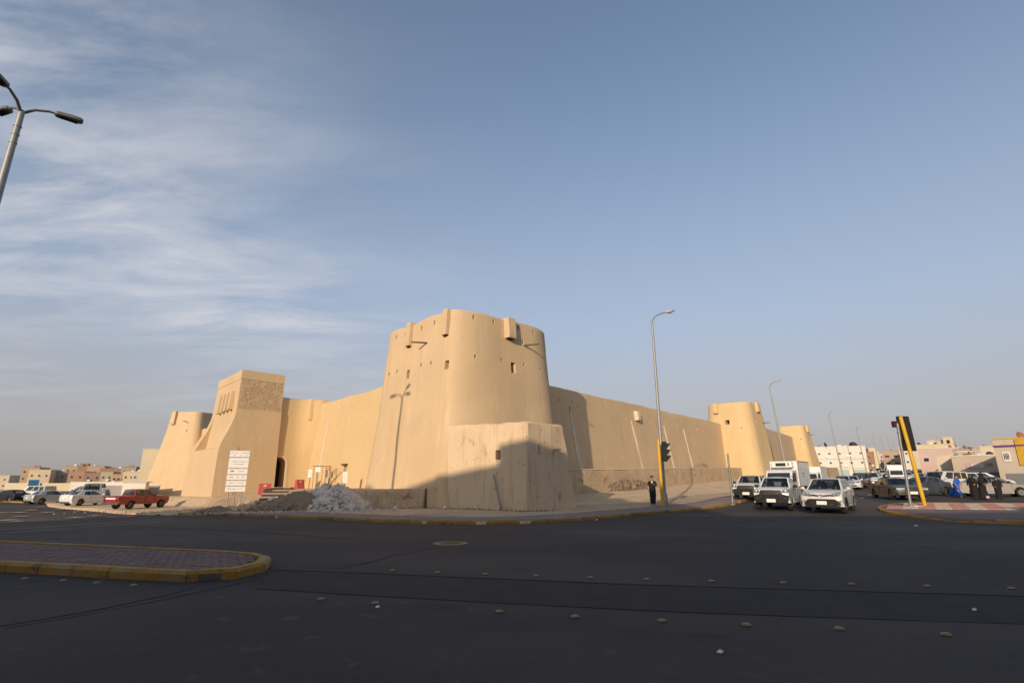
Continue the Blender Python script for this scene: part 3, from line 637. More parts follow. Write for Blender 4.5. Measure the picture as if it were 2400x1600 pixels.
# --- gate tower
gt_off = (-29, 54, 0)
gtw = thing('gate_tower', gt_off, label='square mud gate tower with exposed brick band and four machicolations', cat='tower')
Pn, Pr, Pl = Vector((-26.4, 50)), Vector((-24.3, 52.15)), Vector((-32, 56.1))
dL = (Pl - Pn).normalized(); dR = (Pr - Pn).normalized(); nL = Vector((dL.y, -dL.x)); nL = nL if nL.y < 0 else -nL; nRr = Vector((dR.y, -dR.x))
def gring(z, n1=12, n2=6):
    t = max(0, 1 - z / 12.2); oL = .25 * t; oR = .5 * t; oE = 1.8 * t + .9 * t * t   # outward shifts: left face, right face, far left end
    A = Pn + nL * oL + nRr * (oR * .6); B = Pl + nL * oL + dL * oE; Cc = Pr + dR * 1.2 + nRr * oR * .6; Dd = B + dR * 6.5; Cb = Cc + dL * 8
    pts = []
    for P_, Q_, n in ((B, A, n1), (A, Cc, n2), (Cc, Cb, 5), (Cb, Dd, 5), (Dd, B, 5)):
        for i in range(n): pts.append(P_ + (Q_ - P_) * (i / n))
    rc = .12
    return [(p.x + .02 * fn(p.x, p.y, z, .5), p.y + .02 * fn(p.x, p.y, z + 9, .5), z) for p in pts]
mb = MB(); zs = [0, .6, 1.3, 2, 2.7, 3.4, 4, 4.5, 5.0, 5.6, 6.2, 6.8, 7.4, 8.0, 8.35]; rings = [gring(z) for z in zs]; mb.loft(rings, cap=(True, False))
def inset(r, d):
    c = Vector((sum(p[0] for p in r) / len(r), sum(p[1] for p in r) / len(r), 0)); return [tuple(Vector(p) + (c - Vector((p[0], p[1], 0))).normalized() * d) for p in r]
mb.loft([gring(8.35), inset(gring(8.36), .05)], cap=(False, False))
mb.loft([inset(gring(z), .05) for z in (8.36, 8.9, 9.5, 10.2, 10.8, 11.25)], cap=(False, False), mi=1)
mb.loft([inset(gring(11.25), .05), gring(11.27)], cap=(False, False))
top = [gring(z) for z in (11.27, 11.7, 12.1)] + [[(x, y, 12.2) for x, y, z in inset(gring(12.2), .12)], [(x, y, 12.2) for x, y, z in inset(gring(12.2), .55)], [(x, y, 11.2) for x, y, z in inset(gring(12.2), .6)]]
mb.loft(top, cap=(False, True))
# left face keeps its plaster over the full height: assign brick only to faces looking right
mb.build('tower_wall', [M['adobe'], M['adobe_brick']], gtw, off=gt_off, smooth=35)
for f in gtw.children[0].data.polygons:
    if f.material_index == 1 and f.normal.x < .2: f.material_index = 0
# courses of exposed brick on the right face: uneven joined bricks
bm_ = MB(); random.seed(4)
for k in range(13):
    z = 8.45 + k * .215; a = random.uniform(0, .3)
    while a < 4.0:
        l = random.uniform(.28, .5); r0 = Vector(gring(z)[12][:2]); r1 = Vector(gring(z)[17][:2]) ; dd = (r1 - r0).normalized()
        if random.random() < .82 and a + l < 4.05:
            c = r0 + dd * (a + l / 2) + nRr * -.055; bm_.box(c.x, c.y, z + .1, l - .025, .075 + random.uniform(-.012, .012), .195, math.atan2(dd.y, dd.x), 0, .94, .9)
        a += l
tag(bm_.build('brick', M['adobe_brick'], gtw, off=gt_off), kind='stuff')
# buttress frame: the lower thick skin ends in a U shaped notch with two horns
def bo_(z): return .25 * max(0, 1 - z / 12.2) + (1.02 if z < 4.2 else 1.02 * (1 - ss(4.0, 8.3, z)) ** 1.1)
for (a0, a1, b0, b1, zt) in ((0, 1.55, 0, .9, 8.2), (9.2, 11.0, 7.9, 8.9, 8.0)):
    mb = MB(); rings = []
    for k in range(13):
        q = k / 12; z = 4.6 + (zt - 4.6) * q; t = max(0, 1 - z / 12.2); ring = []; A0, A1 = a0 + (b0 - a0) * q, a1 + (b1 - a1) * q; e = -.3 * t + .012 if a0 == 0 else 0
        for a in (A0 + e, (A0 + A1) / 2, A1):
            p = Pn + dL * a + nL * (bo_(z) + .006 + .03 * fn(a, z, 0, 1.5)); ring.append((p.x, p.y, z))
        for a in (A1, A0 + e):
            p = Pn + dL * a - nL * (.3 if a == A1 or a0 else -.04); ring.append((p.x, p.y, z))
        rings.append(ring)
    mb.loft(rings); mb.build('buttress', M['adobe'], gtw, off=gt_off, smooth=40)
mb = MB(); rings = []
for k, z in enumerate((0, .6, 1.3, 2.0, 2.8, 3.6, 4.3, 4.62, 4.72, 4.73)):
    ring = []; t = 1 - z / 12.2; oo = bo_(z) if z < 4.7 else (.95 if z < 4.725 else -.1)
    for a in [-.3 * t - .003 + (12.1 - 1.1 * z / 4.7) * i / 10 for i in range(11)]:
        p = Pn + dL * a + nL * (oo + .04 * fn(a, z, 0, .8)); ring.append((p.x, p.y, z))
    p = Pn + dL * (11) - nL * .5; ring.append((p.x, p.y, z)); p = Pn - nL * .5 + dL * (-.3 * t - .003); ring.append((p.x, p.y, z)); rings.append(ring)
mb.loft(rings); mb.build('buttress', M['adobe'], gtw, off=gt_off, smooth=40)
for i, a in enumerate((1.5, 2.8, 4.1, 5.4)):
    P = Vector((*(Pn + dL * a + nL * .12), 0)); part_mach(gtw, gt_off, P, tuple(nL), tuple(dL), .45, .38, 8.35 - i * 0.02, 9.9, M['adobe'], rise=.3)

# --- remaining towers
def simple_tower(C, H, s0, s1, th, label, wins, machs, spouts, rc=1.8, z0=0., m='adobe_new', mw=.7):
    t_ = thing('fort_tower', (*C, 0), label=label, cat='tower'); off = (*C, 0)
    base = tower_mb(C, H, s0, s1, rc, rc * 1.25, th, dz=.7, z0=z0); cm = MB(); TPp = (C, H, s0, s1)
    for q, a, z, w, h in wins: cut_box(cm, fpt(*TPp, q, a, z), NT(q)[0], w, h, 1.1)
    me = boolean('tower_wall', base, cm, M[m]); me.transform(Matrix.Translation((-C[0], -C[1], 0))); link_mesh('tower_wall', me, t_)
    for q, a, z, w, h in wins:
        if w > .3: part_window(t_, off, fpt(*TPp, q, a, z), NT(q)[0], w, h)
    for q, a, z in machs: n, t = NT(q); part_mach(t_, off, fpt(*TPp, q, a, (z + H) / 2), n, t, mw, .4, z, H, M[m], rise=.05)
    for q, a, z in spouts: part_spout(t_, off, fpt(*TPp, q, a, z), NT(q)[0], .9, .2)
    return t_
TOWERS = True
simple_tower((32.4, 75.8), 12.3, 3.0, 4.7, -136, 'middle far fort tower with one dark square window over the long wall', [(-136, .2, 9.55, .62, .62), (-136, 2.1, 8.6, .12, .2), (-46, -1, 9.6, .3, .3)], [(-136, -1.3, 10.9), (-46, .2, 11.0)], [(-46, 1.4, 9.6)], rc=1.5, z0=.3)
simple_tower((62.6, 117), 13.3, 2.7, 4.6, -136, 'farthest fort tower at the right end of the wall', [(-136, -.6, 9.9, .8, .5), (-136, .4, 10.7, .2, .2), (-136, 2.2, 10.3, .2, .2)], [(-136, .6, 8.1) if False else (-46, 0, 11.9)], [(-46, 1.0, 11.4)], rc=1.3, z0=1)
simple_tower((-51.3, 85), 12.2, 2.7, 4.4, -100, 'tapering left fort tower behind the red pickup', [(-100, 1.2, 9.2, .2, .2), (-10, -.6, 8.6, 1.6, .9)], [(-100, -1.5, 10.2), (-190, 1.0, 9.9)], [(-100, .8, 10.6)], rc=.9, z0=-1, m='adobe')

# --- annex block in front of the big tower
B0 = Vector((.8, 27.9)); bd = Vector((.707, .707)); bl = Vector((-.85, .525))
an_off = (-.5, 31.5, 0)
an = thing('annex', an_off, label='low weathered mud annex block with small window in front of the corner tower', cat='building')
def aring(z, n1=14, n2=9):
    k = max(0, z) / 4.75; la = 4.05 - 1.05 * k ** 1.15; lb = 6.05 - .2 * k; sh = Vector((.0, .22)) * k
    A = B0 + bl * lb + sh; Bc = B0 + sh; Cc = B0 + bd * la + sh; Dd = Cc + bl * lb
    rc = .09; pts = []
    def seg(P_, Q_, n):
        L_ = (Q_ - P_).length; t = (Q_ - P_) / L_
        for i in range(n): pts.append(P_ + t * (rc + (L_ - 2 * rc) * i / (n - 1)))
    seg(A, Bc, n1); seg(Bc, Cc, n2); seg(Cc, Dd, n1); seg(Dd, A, n2); return pts
def anr(z, d=0, dz=0):
    P_ = aring(z); c = sum(P_, Vector((0, 0))) / len(P_); out = []
    for p in P_:
        q = (p - c).normalized(); e = .05 * fn(p.x, p.y, z, .9) + .035 * fn(p.x, p.y, z, 2.6) - d; out.append((p.x + q.x * e, p.y + q.y * e, z + dz * fn(p.x, p.y, 3, 1.2)))
    return out
zs = [-.1] + [i * .22 for i in range(0, 21)]
mb = MB(); mb.loft([anr(z) for z in zs] + [anr(4.62, .0, .05), anr(4.72, .10, .07), anr(4.76, .28, .08), anr(4.72, .5, .05), anr(4.3, .55)])
cm = MB(); nA = (-.525, -.85); nB = (.707, -.707)
def ap(a, z, right=False):
    k = z / 4.75; sh = Vector((0, .22)) * k; p = B0 + (bd if right else bl) * a + sh; return Vector((p.x, p.y, z))
cut_box(cm, ap(1.85, 2.98), nA, .34, .52, .5)
for a, z, w, h in ((.95, 3.25, .12, .5), (1.45, 3.6, .1, .18), (2.55, 3.8, .1, .16), (2.15, 3.1, .1, .38)): cut_box(cm, ap(a, z, True), nB, w, h, .6)
me = boolean('wall', mb, cm, M['adobe_old'], 33); me.transform(Matrix.Translation((-an_off[0], -an_off[1], 0))); link_mesh('wall', me, an)
P = ap(1.85, 2.98); mb = MB(); mb.box(P.x + .525 * .16, P.y + .85 * .16, 2.98, .04, .3, .48, math.atan2(nA[1], nA[0])); mb.build('window', M['wood'], an, off=an_off)
part_spout(an, an_off, ap(2.15, 3.3, True), nB, .42, .3, 0, 'steel')
# ledge of old plaster clods along the annex foot
random.seed(8)
def clods(name, label, pts, n, smin, smax, m, spread=.25, kind='stuff', cat=None):
    mb = MB(); P_ = [Vector((*p, 0)) for p in pts]; L = [0]
    for a, b in zip(P_, P_[1:]): L.append(L[-1] + (b - a).length)
    for _ in range(n):
        s = random.uniform(0, L[-1]); i = max(j for j in range(len(P_)) if L[j] <= s); i = min(i, len(P_) - 2); p = P_[i].lerp(P_[i + 1], (s - L[i]) / (L[i + 1] - L[i]))
        x, y = p.x + random.gauss(0, spread), p.y + random.gauss(0, spread); r = random.uniform(smin, smax)
        rock(mb, (x, y, zg(x, y) + .13 + r * .2), r)
    return tag(mb.build(name, m, smooth=0), label, cat, kind=kind)
def rock(mb, c, r, mi=0, flat=.7):
    e = Matrix.Rotation(random.uniform(0, 6.3), 3, Vector((random.uniform(-1, 1), random.uniform(-1, 1), 1)).normalized()); P_ = []
    for v in ((1, 0, 0), (-1, 0, 0), (0, 1, 0), (0, -1, 0), (0, 0, 1), (0, 0, -1), (.62, .62, .5), (-.6, .6, -.5), (-.55, -.6, .6)):
        q = Vector(v) * r * random.uniform(.75, 1.2); q.z *= flat; q = e @ q; P_.append((c[0] + q.x, c[1] + q.y, c[2] + q.z))
    # convex-ish hull by hand: octahedron plus corner bumps
    F = [(0, 2, 6), (2, 4, 6), (4, 0, 6), (2, 1, 4), (1, 3, 8), (3, 4, 8), (4, 1, 8), (3, 0, 4), (2, 0, 5), (1, 2, 7), (2, 5, 7), (5, 1, 7), (3, 1, 5), (0, 3, 5)]
    mb.add(P_, F, mi)
clods('plaster_clods', 'fallen plaster clods and dirt along the annex foot', [(-8.0, 30.2), (-4.0, 30.8), (-2.6, 30.0), (.8, 27.4), (2.0, 28.6)], 260, .02, .07, M['dirt'], .22)
clods('debris', 'small bits of rubbish and stone on the footpath', [(-18, 32), (-8, 26.5), (-2, 24.3), (2, 25.3), (7, 31.5)], 150, .012, .04, M['rubble'], .9)
for i, (x, y, r) in enumerate(((-6.2, 28.9, .16), (-3.7, 30.0, .11))):
    mb = MB(); rock(mb, (x, y, .13 + r * .5), r); tag(mb.build('stone', M['white']), 'white plaster lump lying left of the annex' if i == 0 else 'smaller white lump at the annex foot', 'stone')
clods('debris', 'grey rubble chips and dust spread round the heaps', [(-16.5, 28.2), (-12, 27.2), (-8, 28.0), (-6.5, 29.6)], 420, .012, .05, M['rubble'], .55)
clods('debris', 'small stones strewn over the sand by the signboard', [(-34, 44), (-27, 41), (-20, 36), (-15, 31)], 260, .02, .07, M['stone'], 1.6)
# pipe leaning on the annex
pp = thing('leaning_pipe', (-.55, 28.35, .13), label='grey metal pipe leaning on the annex wall with red tape', cat='pipe')
a = MB(); a.path([(0, 0, .0), (-.13, .18, .5), (-.42, .55, 1.75)], [.055, .05, .045], 8); a.build('pipe', M['steel'], pp, smooth=60)
for q_ in (((.03, .03, .1), (-.13, .2, .62), .016, .016, 6), ((-.12, -.05, .0), (0.0, 0.02, .3), .03, .01, 6), ((-.42, .55, 1.72), (-.44, .58, 1.84), .05, .03, 6)): MB().tube(*q_).build('red_tape', M['barrier'], pp)

# --- ruined low wall left of the annex and the terrace behind it
def lowwall(name, label, pts, top, thick, m, hrag=.06, batter=.12, cat='wall', st=.3):
    P_ = resample(pts, st); root_off = (pts[0][0], pts[0][1], 0); mb = MB(); rings = []
    for i, p in enumerate(P_):
        t = (P_[min(i + 1, len(P_) - 1)] - P_[max(i - 1, 0)]).normalized(); n = Vector((t.y, -t.x, 0)); k = i / (len(P_) - 1)
        z1 = top(k) + hrag * (fn(p.x, p.y, 0, .8) + .6 * fn(p.x, p.y, 0, 3)); z0 = zg(p.x, p.y) - .2; ring = []
        for j in range(7):
            q = j / 6; z = z0 + (z1 - .06 - z0) * q; o = batter * (1 - q) + .07 * fn(p.x, p.y, z, 1.0) + .05 * fn(p.x, p.y, z * 1.4, 3.2); ring.append((p.x + n.x * o, p.y + n.y * o, z))
        for o, z in ((-.07, z1), (-thick + .07, z1), (-thick, z1 - .1), (-thick, z0)): ring.append((p.x + n.x * o, p.y + n.y * o, z))
        rings.append(ring)
    mb.loft(rings, flip=True); return mb, root_off
mb, of = lowwall('ruined_wall', '', [(-10.5, 32.6), (-8.8, 32.0), (-6.6, 31.5), (-4.8, 31.0)], lambda k: .98 + .18 * k, .6, M['adobe_old'])
rw = thing('ruined_wall', of + (), label='low crumbling plastered wall between the rubble heap and the annex', cat='wall')
mb.build('wall_body', M['rough'], rw, off=of, smooth=50)
mb = MB(); mb.loft([[(x + .04 * fn(x, y, z, 3), y, z) for x, y in ((-4.8, 30.7), (-4.1, 30.9), (-4.0, 32.0), (-4.9, 32.0))] for z in (-.1, .3, .7, 1.1, 1.27)]); mb.build('pier', M['adobe_old'], rw, off=of)
mb = MB(); random.seed(3)
for _ in range(26):
    k = random.random(); x, y = -9.6 + 4.4 * k, 32.2 - .95 * k; rock(mb, (x, y + .05, random.uniform(.55, 1.05)), random.uniform(.05, .13))
tag(mb.build('stone', M['stone'], rw, off=of), kind='stuff')

def mound(name, label, X0, X1, Y0, Y1, st, fz, m, kind='structure'):
    mb = MB(); nx_ = int((X1 - X0) / st) + 1; ny_ = int((Y1 - Y0) / st) + 1
    for j in range(ny_):
        for i in range(nx_):
            x, y = X0 + i * st, Y0 + j * st; mb.v.append((x, y, fz(x, y)))
    for j in range(ny_ - 1):
        for i in range(nx_ - 1):
            q = (j * nx_ + i, j * nx_ + i + 1, (j + 1) * nx_ + i + 1, (j + 1) * nx_ + i)
            if max(mb.v[k][2] - zg(mb.v[k][0], mb.v[k][1]) for k in q) > .08: mb.f.append(q); mb.m.append(0)
    return tag(mb.build(name, m, smooth=60), label, kind=kind)
# foot of the fort: polyline, terrace level there
FT = [(-4.5, 32.4, 1.16), (-9.0, 36.5, 1.1), (-12, 43.0, 1.05), (-16.5, 48.5, .95), (-20.3, 53.6, .85), (-24.2, 51.2, .55), (-27.0, 48.5, .22), (-35.5, 57, .05), (-42, 64, -.1)]
def seg_near(x, y):
    best = (1e9, 0, 0)
    for (ax, ay, az_), (bx, by, bz) in zip(FT, FT[1:]):
        dx_, dy_ = bx - ax, by - ay; t = max(0, min(1, ((x - ax) * dx_ + (y - ay) * dy_) / (dx_ * dx_ + dy_ * dy_)))
        px_, py_ = ax + dx_ * t, ay + dy_ * t; d = math.hypot(x - px_, y - py_)
        if d < best[0]: best = (d, az_ + (bz - az_) * t, (dx_ * (y - ay) - dy_ * (x - ax)))
    return best
def tz(x, y):
    d, l, s_ = seg_near(x, y); g0 = zg(x, y) + .06
    inside_ = y > 33 and s_ < 0
    reach = 7.5 if x > -18 else (4.0 if x > -26 else 1.3)
    if x > -10.3 and (y < 31.6 + (-x - 4.5) * .2): return g0 - .3
    k = 1 if inside_ else 1 - ss((.4 if x > -26 else .1) if x < -18 else 3.2, reach, d)
    return g0 + (l - g0) * k + (.10 * fn(x, y, 0, .8) + .09 * fn(x, y, 0, 2.3)) * (1 if 0 < k < .98 else .25)
mound('mound', 'uneven sandy bank and terrace at the foot of the fort', -46, -3.9, 31.2, 66, .4, tz, M['sand'])
# sloping sand up to the plinth wall on the right
PW = [(3.2, 40.0), (5.1, 42.4), (11.8, 50.1), (21.4, 61), (31.9, 73), (73, 120)]
PZ = [.55, .62, .85, 1.45, 1.9, 4.0 - 1.3]
def pw_near(x, y):
    best = (1e9, 0, 0)
    for i in range(len(PW) - 1):
        (ax, ay), (bx, by) = PW[i], PW[i + 1]; dx_, dy_ = bx - ax, by - ay; t = max(0, min(1, ((x - ax) * dx_ + (y - ay) * dy_) / (dx_ * dx_ + dy_ * dy_)))
        d = math.hypot(x - ax - dx_ * t, y - ay - dy_ * t)
        if d < best[0]: best = (d, PZ[i] + (PZ[i + 1] - PZ[i]) * t, dx_ * (y - ay) - dy_ * (x - ax))
    return best
def sz(x, y):
    d, l, s_ = pw_near(x, y); g0 = zg(x, y) + .10
    k = 1 if s_ > 0 else max(0, 1 - (d / (5.2 + .02 * y)))
    return g0 + max(0, (l - g0)) * k + (.05 * fn(x, y, 0, .7) + .035 * fn(x, y, 0, 2.2)) * (1 if k > .1 else 0) - (.12 if k <= 0 else 0)
mound('slope', 'sandy paved slope rising to the plinth wall', 2.5, 76, 30.5, 122, .6, sz, M['slope'])

def ptop(k):   # plinth top height along its length
    return [2.42, 2.47, 2.6, 3.0, 3.3, 4.4][min(5, int(k * 5.999))]
Lp = [0]
for a, b in zip(PW, PW[1:]): Lp.append(Lp[-1] + math.hypot(b[0] - a[0], b[1] - a[1]))
Lp = [l / Lp[-1] for l in Lp]; TZp = [2.42, 2.47, 2.68, 3.02, 3.32, 4.5]
def ptop(k):
    for i in range(5):
        if k <= Lp[i + 1]: return TZp[i] + (TZp[i + 1] - TZp[i]) * (k - Lp[i]) / (Lp[i + 1] - Lp[i])
    return TZp[-1]
mb, of = lowwall('plinth_wall', '', PW, ptop, 1.9, M['rough'], hrag=.05, batter=.22, st=.5)
pwl = thing('plinth_wall', of, label='long low eroded mud plinth wall in front of the right curtain wall', cat='wall')
# eroded bite low down in the wall
mb.v = [(x - .75 * .28 * max(0, 1 - abs(y - 48.5) / 4.2) * max(0, 1 - abs(z - 1.35) / .5) * (.6 + fn(x, y, z, 2)), y + .66 * .28 * max(0, 1 - abs(y - 48.5) / 4.2) * max(0, 1 - abs(z - 1.35) / .5), z) for x, y, z in mb.v]
mb.build('wall_body', M['rough'], pwl, off=of, smooth=50)
mb = MB(); rr = []
for i in range(61):
    y = 45.6 + 6.4 * i / 60; x = 5.1 + (y - 42.4) * .870; w_ = math.sin(math.pi * i / 60) ** .5; c_ = []
    for j in range(15):
        q = j / 14; z = .72 + (y - 45.6) * .03 + (.25 + .75 * w_) * q + .12 * fn(x, y, 2, .9); o = .02 + .17 * w_ * math.sin(math.pi * q) * max(-.3, fn(x * 1.6, y * 1.6, z * 2.2, 1.3) * 1.8 + .15) + .16 * (1 - q); c_.append((x + .755 * o, y - .656 * o, z))
    rr.append(c_)
mb.loft(rr, cap=(False, False), closed=False, flip=True); mb.build('eroded_patch', mat('eroded brown core', (.36, .25, .155), .97, col2=(.20, .13, .08), vscale=3.2, bump=.04, bscale=9, fine=9), pwl, off=of)
mb = MB(); P_ = resample(PW, .6); rr = []
for i, p in enumerate(P_):
    t = (P_[min(i + 1, len(P_) - 1)] - P_[max(i - 1, 0)]).normalized(); n = Vector((t.y, -t.x, 0)); z = ptop(i / (len(P_) - 1)) + .03 * fn(p.x, p.y, 0, 1)
    rr.append([(p.x + n.x * o, p.y + n.y * o, z + q) for o, q in ((-.3, -.05), (.0, -.05), (.035, -.01), (.01, .03), (-.3, .05))])
mb.loft(rr, flip=True); mb.build('coping', M['strip'], pwl, off=of, smooth=50)
clods('stones', 'pale stones scattered at the toe of the eroded plinth wall', [(8, 44.8), (13, 50.5), (20, 58.5)], 90, .03, .12, M['stone'], .35)

# --- rubble heaps near the gate
random.seed(21)
def heap(c, rx, ry, h, rot, m, name, label, nrock, rs, mr, cat='heap', sharp=1.0):
    mb = MB(); co, si = math.cos(rot), math.sin(rot); n = 34; g0 = zg(*c) + .1
    def hz(u, v): return h * min(1.0, 1.12 * max(0, 1 - math.hypot(u, v))) ** sharp
    for j in range(n + 1):
        for i in range(n + 1):
            u, v = -1.05 + 2.1 * i / n, -1.05 + 2.1 * j / n; x, y = c[0] + (u * rx * co - v * ry * si), c[1] + (u * rx * si + v * ry * co)
            z = hz(u + .15 * fn(x, y, 0, .9), v + .15 * fn(x, y, 7, .9)); z += (.06 * fn(x, y, 0, 2.2) + .03 * fn(x, y, 0, 6)) * (1 if z > .02 else 0); mb.v.append((x, y, g0 + z - (0 if z > .03 else .25)))
    for j in range(n):
        for i in range(n): mb.f.append((j * (n + 1) + i, j * (n + 1) + i + 1, (j + 1) * (n + 1) + i + 1, (j + 1) * (n + 1) + i)); mb.m.append(0)
    for _ in range(nrock):
        r_ = math.sqrt(random.random()) * 1.02; q = random.uniform(0, 6.28); u, v = r_ * math.cos(q), r_ * math.sin(q); x, y = c[0] + (u * rx * co - v * ry * si), c[1] + (u * rx * si + v * ry * co)
        r = random.uniform(*rs) * (1.3 if r_ > .7 else 1) * (2.0 if random.random() < .07 else 1); rock(mb, (x, y, g0 + hz(u, v) + r * .15), r, 1, .6)
    return tag(mb.build(name, [m, mr]), label, cat, kind='stuff')
heap((-9.5, 29.7), 1.9, 1.7, 1.3, 0, M['rubble'], 'rubble_heap', 'heap of broken pale grey plaster rubble', 620, (.04, .13), M['rubble'])
heap((-11.6, 29.6), 2.7, 1.6, 1.0, .1, M['gravel'], 'gravel_heap', 'heap of dark brown gravel beside the grey rubble', 420, (.02, .06), M['gravel'])
heap((-15.6, 28.9), 1.3, .8, .35, .1, M['gravel'], 'gravel_heap', 'small dark spill of gravel left of the heap', 120, (.02, .06), M['gravel'])
heap((-10.7, 31.2), 1.7, 1.1, 1.35, .3, M['rubble'], 'rubble_heap', 'ridge of grey rubble behind the gravel heap', 260, (.04, .11), M['rubble'])
clods('debris', 'loose chips at the foot of the rubble heaps', [(-15, 28.4), (-11.5, 27.6), (-7.2, 28.6)], 160, .02, .07, M['rubble'], .3)
for i, (x, y, r, l) in enumerate(((-20.6, 42.6, .34, 'large tan boulder right of the white signboard'), (-19.3, 40.6, .30, 'second tan boulder in the loose row'), (-18.2, 39.0, .38, 'tall pale boulder in the middle of the loose row'), (-17.0, 37.6, .30, 'round boulder near the dark steps'),
                                   (-16.2, 36.2, .36, 'yellowish boulder closest to the gravel heap'), (-19.0, 38.7, .22, 'small boulder at the front of the row'), (-21.8, 43.6, .24, 'small tan boulder under the signboard'), (-17.6, 36.4, .18, 'smallest boulder beside the steps'))):
    mb = MB()
    for _ in range(3): rock(mb, (x + random.uniform(-.12, .12), y + random.uniform(-.1, .1), zg(x, y) + .12 + r * .45), r * random.uniform(.75, 1), 0, .85)
    tag(mb.build('boulder', M['stone']), l, 'boulder', 'loose boulders near the signboard')
clods('stones', 'small tan stones among the boulders', [(-23, 44), (-19, 40), (-15.5, 35)], 120, .04, .13, M['stone'], .6)
mb = MB(); rock(mb, (-14.6, 33.0, .35), .42, 0, .9); tag(mb.build('boulder', M['rubble']), 'grey blue lump of concrete beside the gravel heap', 'boulder')
# dark gravel steps edged with tan stone leading to the gate
stp = thing('steps', (-17.5, 44, 0), label='broad dark gravel steps with tan edging leading up to the arched gate', cat='steps')
d0 = Vector((-15.2, 36.5)); d1 = Vector((-21.6, 50.8)); dd = (d1 - d0).normalized(); dn = Vector((dd.y, -dd.x))
for k in range(5):
    a, b = d0 + dd * (k * 2.9), d0 + dd * (k * 2.9 + 2.6); z = .12 + k * .20; w = 1.75 - .08 * k; mb = MB()
    q = [a - dn * w, a + dn * w, b + dn * w, b - dn * w]; mb.loft([[(p.x, p.y, -1) for p in q], [(p.x, p.y, z + (.06 if i > 1 else 0)) for i, p in enumerate(q)]]); mb.build('tread', M['darkgravel'], stp, off=(-17.5, 44, 0))
    a = b; mb = MB(); mb.box(a.x + dd.x * .15, a.y + dd.y * .15, z - .35, .3, w * 2, 1.0, math.atan2(dd.y, dd.x)); mb.build('edging', M['stone'], stp, off=(-17.5, 44, 0), bevel=.02)
mb = MB(); c = d0 + dd * 7 + dn * 1.95; mb.box(c.x, c.y, .1, 14.5, .25, 1.3, math.atan2(dd.y, dd.x), M=Matrix.Rotation(-.05, 3, 'Y') if False else None); mb.build('edging', M['stone'], stp, off=(-17.5, 44, 0))

# --- signboard with six white panels
sg = thing('signboard', (-22.3, 43.6, zg(-22.3, 43.6) + .12), rz=R(24), label='tall white signboard of six stacked panels on three steel posts', cat='signboard')
for i, y in enumerate((-.9, 0, .9)):
    a = MB(); a.tube((y * .52, .08, 0), (y * .52, .08, 4.1), .04, .045, 8); a.build('post', M['steel'], sg)
z = 1.12; random.seed(17)
for k, h in enumerate((.40, .38, .38, .42, .80, .50)):
    lean = .0; a = MB(); a.box(0, 0, z + h / 2, 1.45, .05, h); pl = a.build('panel', M['signwhite'], sg, bevel=.008)
    a = MB()
    rows = {0: [(-.5, .8), (.5, .5)], 1: [(-.55, .5), (.5, .7)], 2: [(-.7, .4), (.1, .3), (.75, .3)], 3: [(-.65, .3), (.5, .7)], 4: [(.1, 1.8), (0, 1.2)], 5: [(-.65, .9), (.65, .8)]}[k]
    for j, (cx, w) in enumerate(rows):
        cx *= .6; w *= .6
        zz = z + h / 2 + ((.1 - j * .2) if k == 4 else (.08 if k == 5 else .02)); x = cx - w / 2
        while x < cx + w / 2:
            l = random.uniform(.02, .07); a.box(x + l / 2, -.028, zz + random.uniform(-.015, .015), l, .004, random.uniform(.03, .075)); x += l + random.uniform(.015, .05)
    if k == 5:
        for cx in (-.4, .05, .45):
            for j in range(3): a.box(cx + j * .05, -.028, z + .12, .04, .004, .04)
    if k == 3:
        for j in range(4): a.box(-.5 + j * .06, -.028, z + .24, .04, .004, .12)
    tag(a.build('lettering', M['print'], pl), kind='stuff')
    z += h + .07
# red water barriers with an emblem
def barrier(x, y, z, rz, label, w=1.05, h=1.0):
    b = thing('plastic_barrier', (x, y, z), rz=rz, label=label, cat='barrier')
    a = MB(); a.loft([[(sx_ * w / 2, sy_ * d / 2, zz) for sx_, sy_ in ((-1, -1), (1, -1), (1, 1), (-1, 1))] for d, zz in ((.62, 0), (.6, .18), (.34, .5), (.26, h - .06), (.22, h))]); a.build('body', M['barrier'], b, bevel=.015)
    for q_ in ((0, -.19, h * .30, w * .62, .02, h * .14), (0, -.165, h * .80, w * .25, .02, h * .09)): MB().box(*q_).build('white_emblem', M['signwhite'], b)
    a = MB(); a.lathe([(.12, 0), (.12, .02)], 16, c=(0, -.18, h * .60), axis='y'); a.build('orange_emblem', M['orange'], b)
    return b
barrier(-21.9, 47.9, .45, R(28), 'red plastic barrier with white and orange emblem left of the arched door', 1.0, .95)
barrier(-18.9, 48.0, .78, R(55), 'narrow red plastic barrier right of the arched door', .75, .95)
# info boards and frame near the left wall
def board(x, y, z, w, h, zb, rz, label, m='signwhite', posts=1):
    b = thing('notice_board', (x, y, z), rz=rz, label=label, cat='notice board')
    for i in range(posts): a = MB(); px_ = (i - (posts - 1) / 2) * w * .8; a.tube((px_, .04, -.4), (px_, .04, zb + h * .5), .035, .035, 6); a.build('post', M['steel'], b)
    a = MB(); a.box(0, 0, zb + h / 2, w, .04, h); a.build('panel', M[m], b)
    a = MB()
    for j in range(5): a.box(random.uniform(-.01, .01), -.024, zb + h * (.25 + j * .13), w * random.uniform(.35, .7), .004, h * .03)
    tag(a.build('lettering', M['printlight'], b), kind='stuff'); return b
board(-18.05, 48.0, .88, .33, .66, 1.05, R(10), 'narrow white notice board at the left of the rusty frame')
board(-17.45, 48.2, .9, .4, .55, 1.5, R(10), 'square white notice board high inside the rusty frame')
board(-16.55, 47.9, .92, .22, .6, 1.0, R(30), 'dark grey notice panel at the right of the rusty frame', 'print')
board(-13.35, 43.0, 1.02, .36, .85, .45, R(15), 'tall narrow white notice board on a short post by the small doorway')
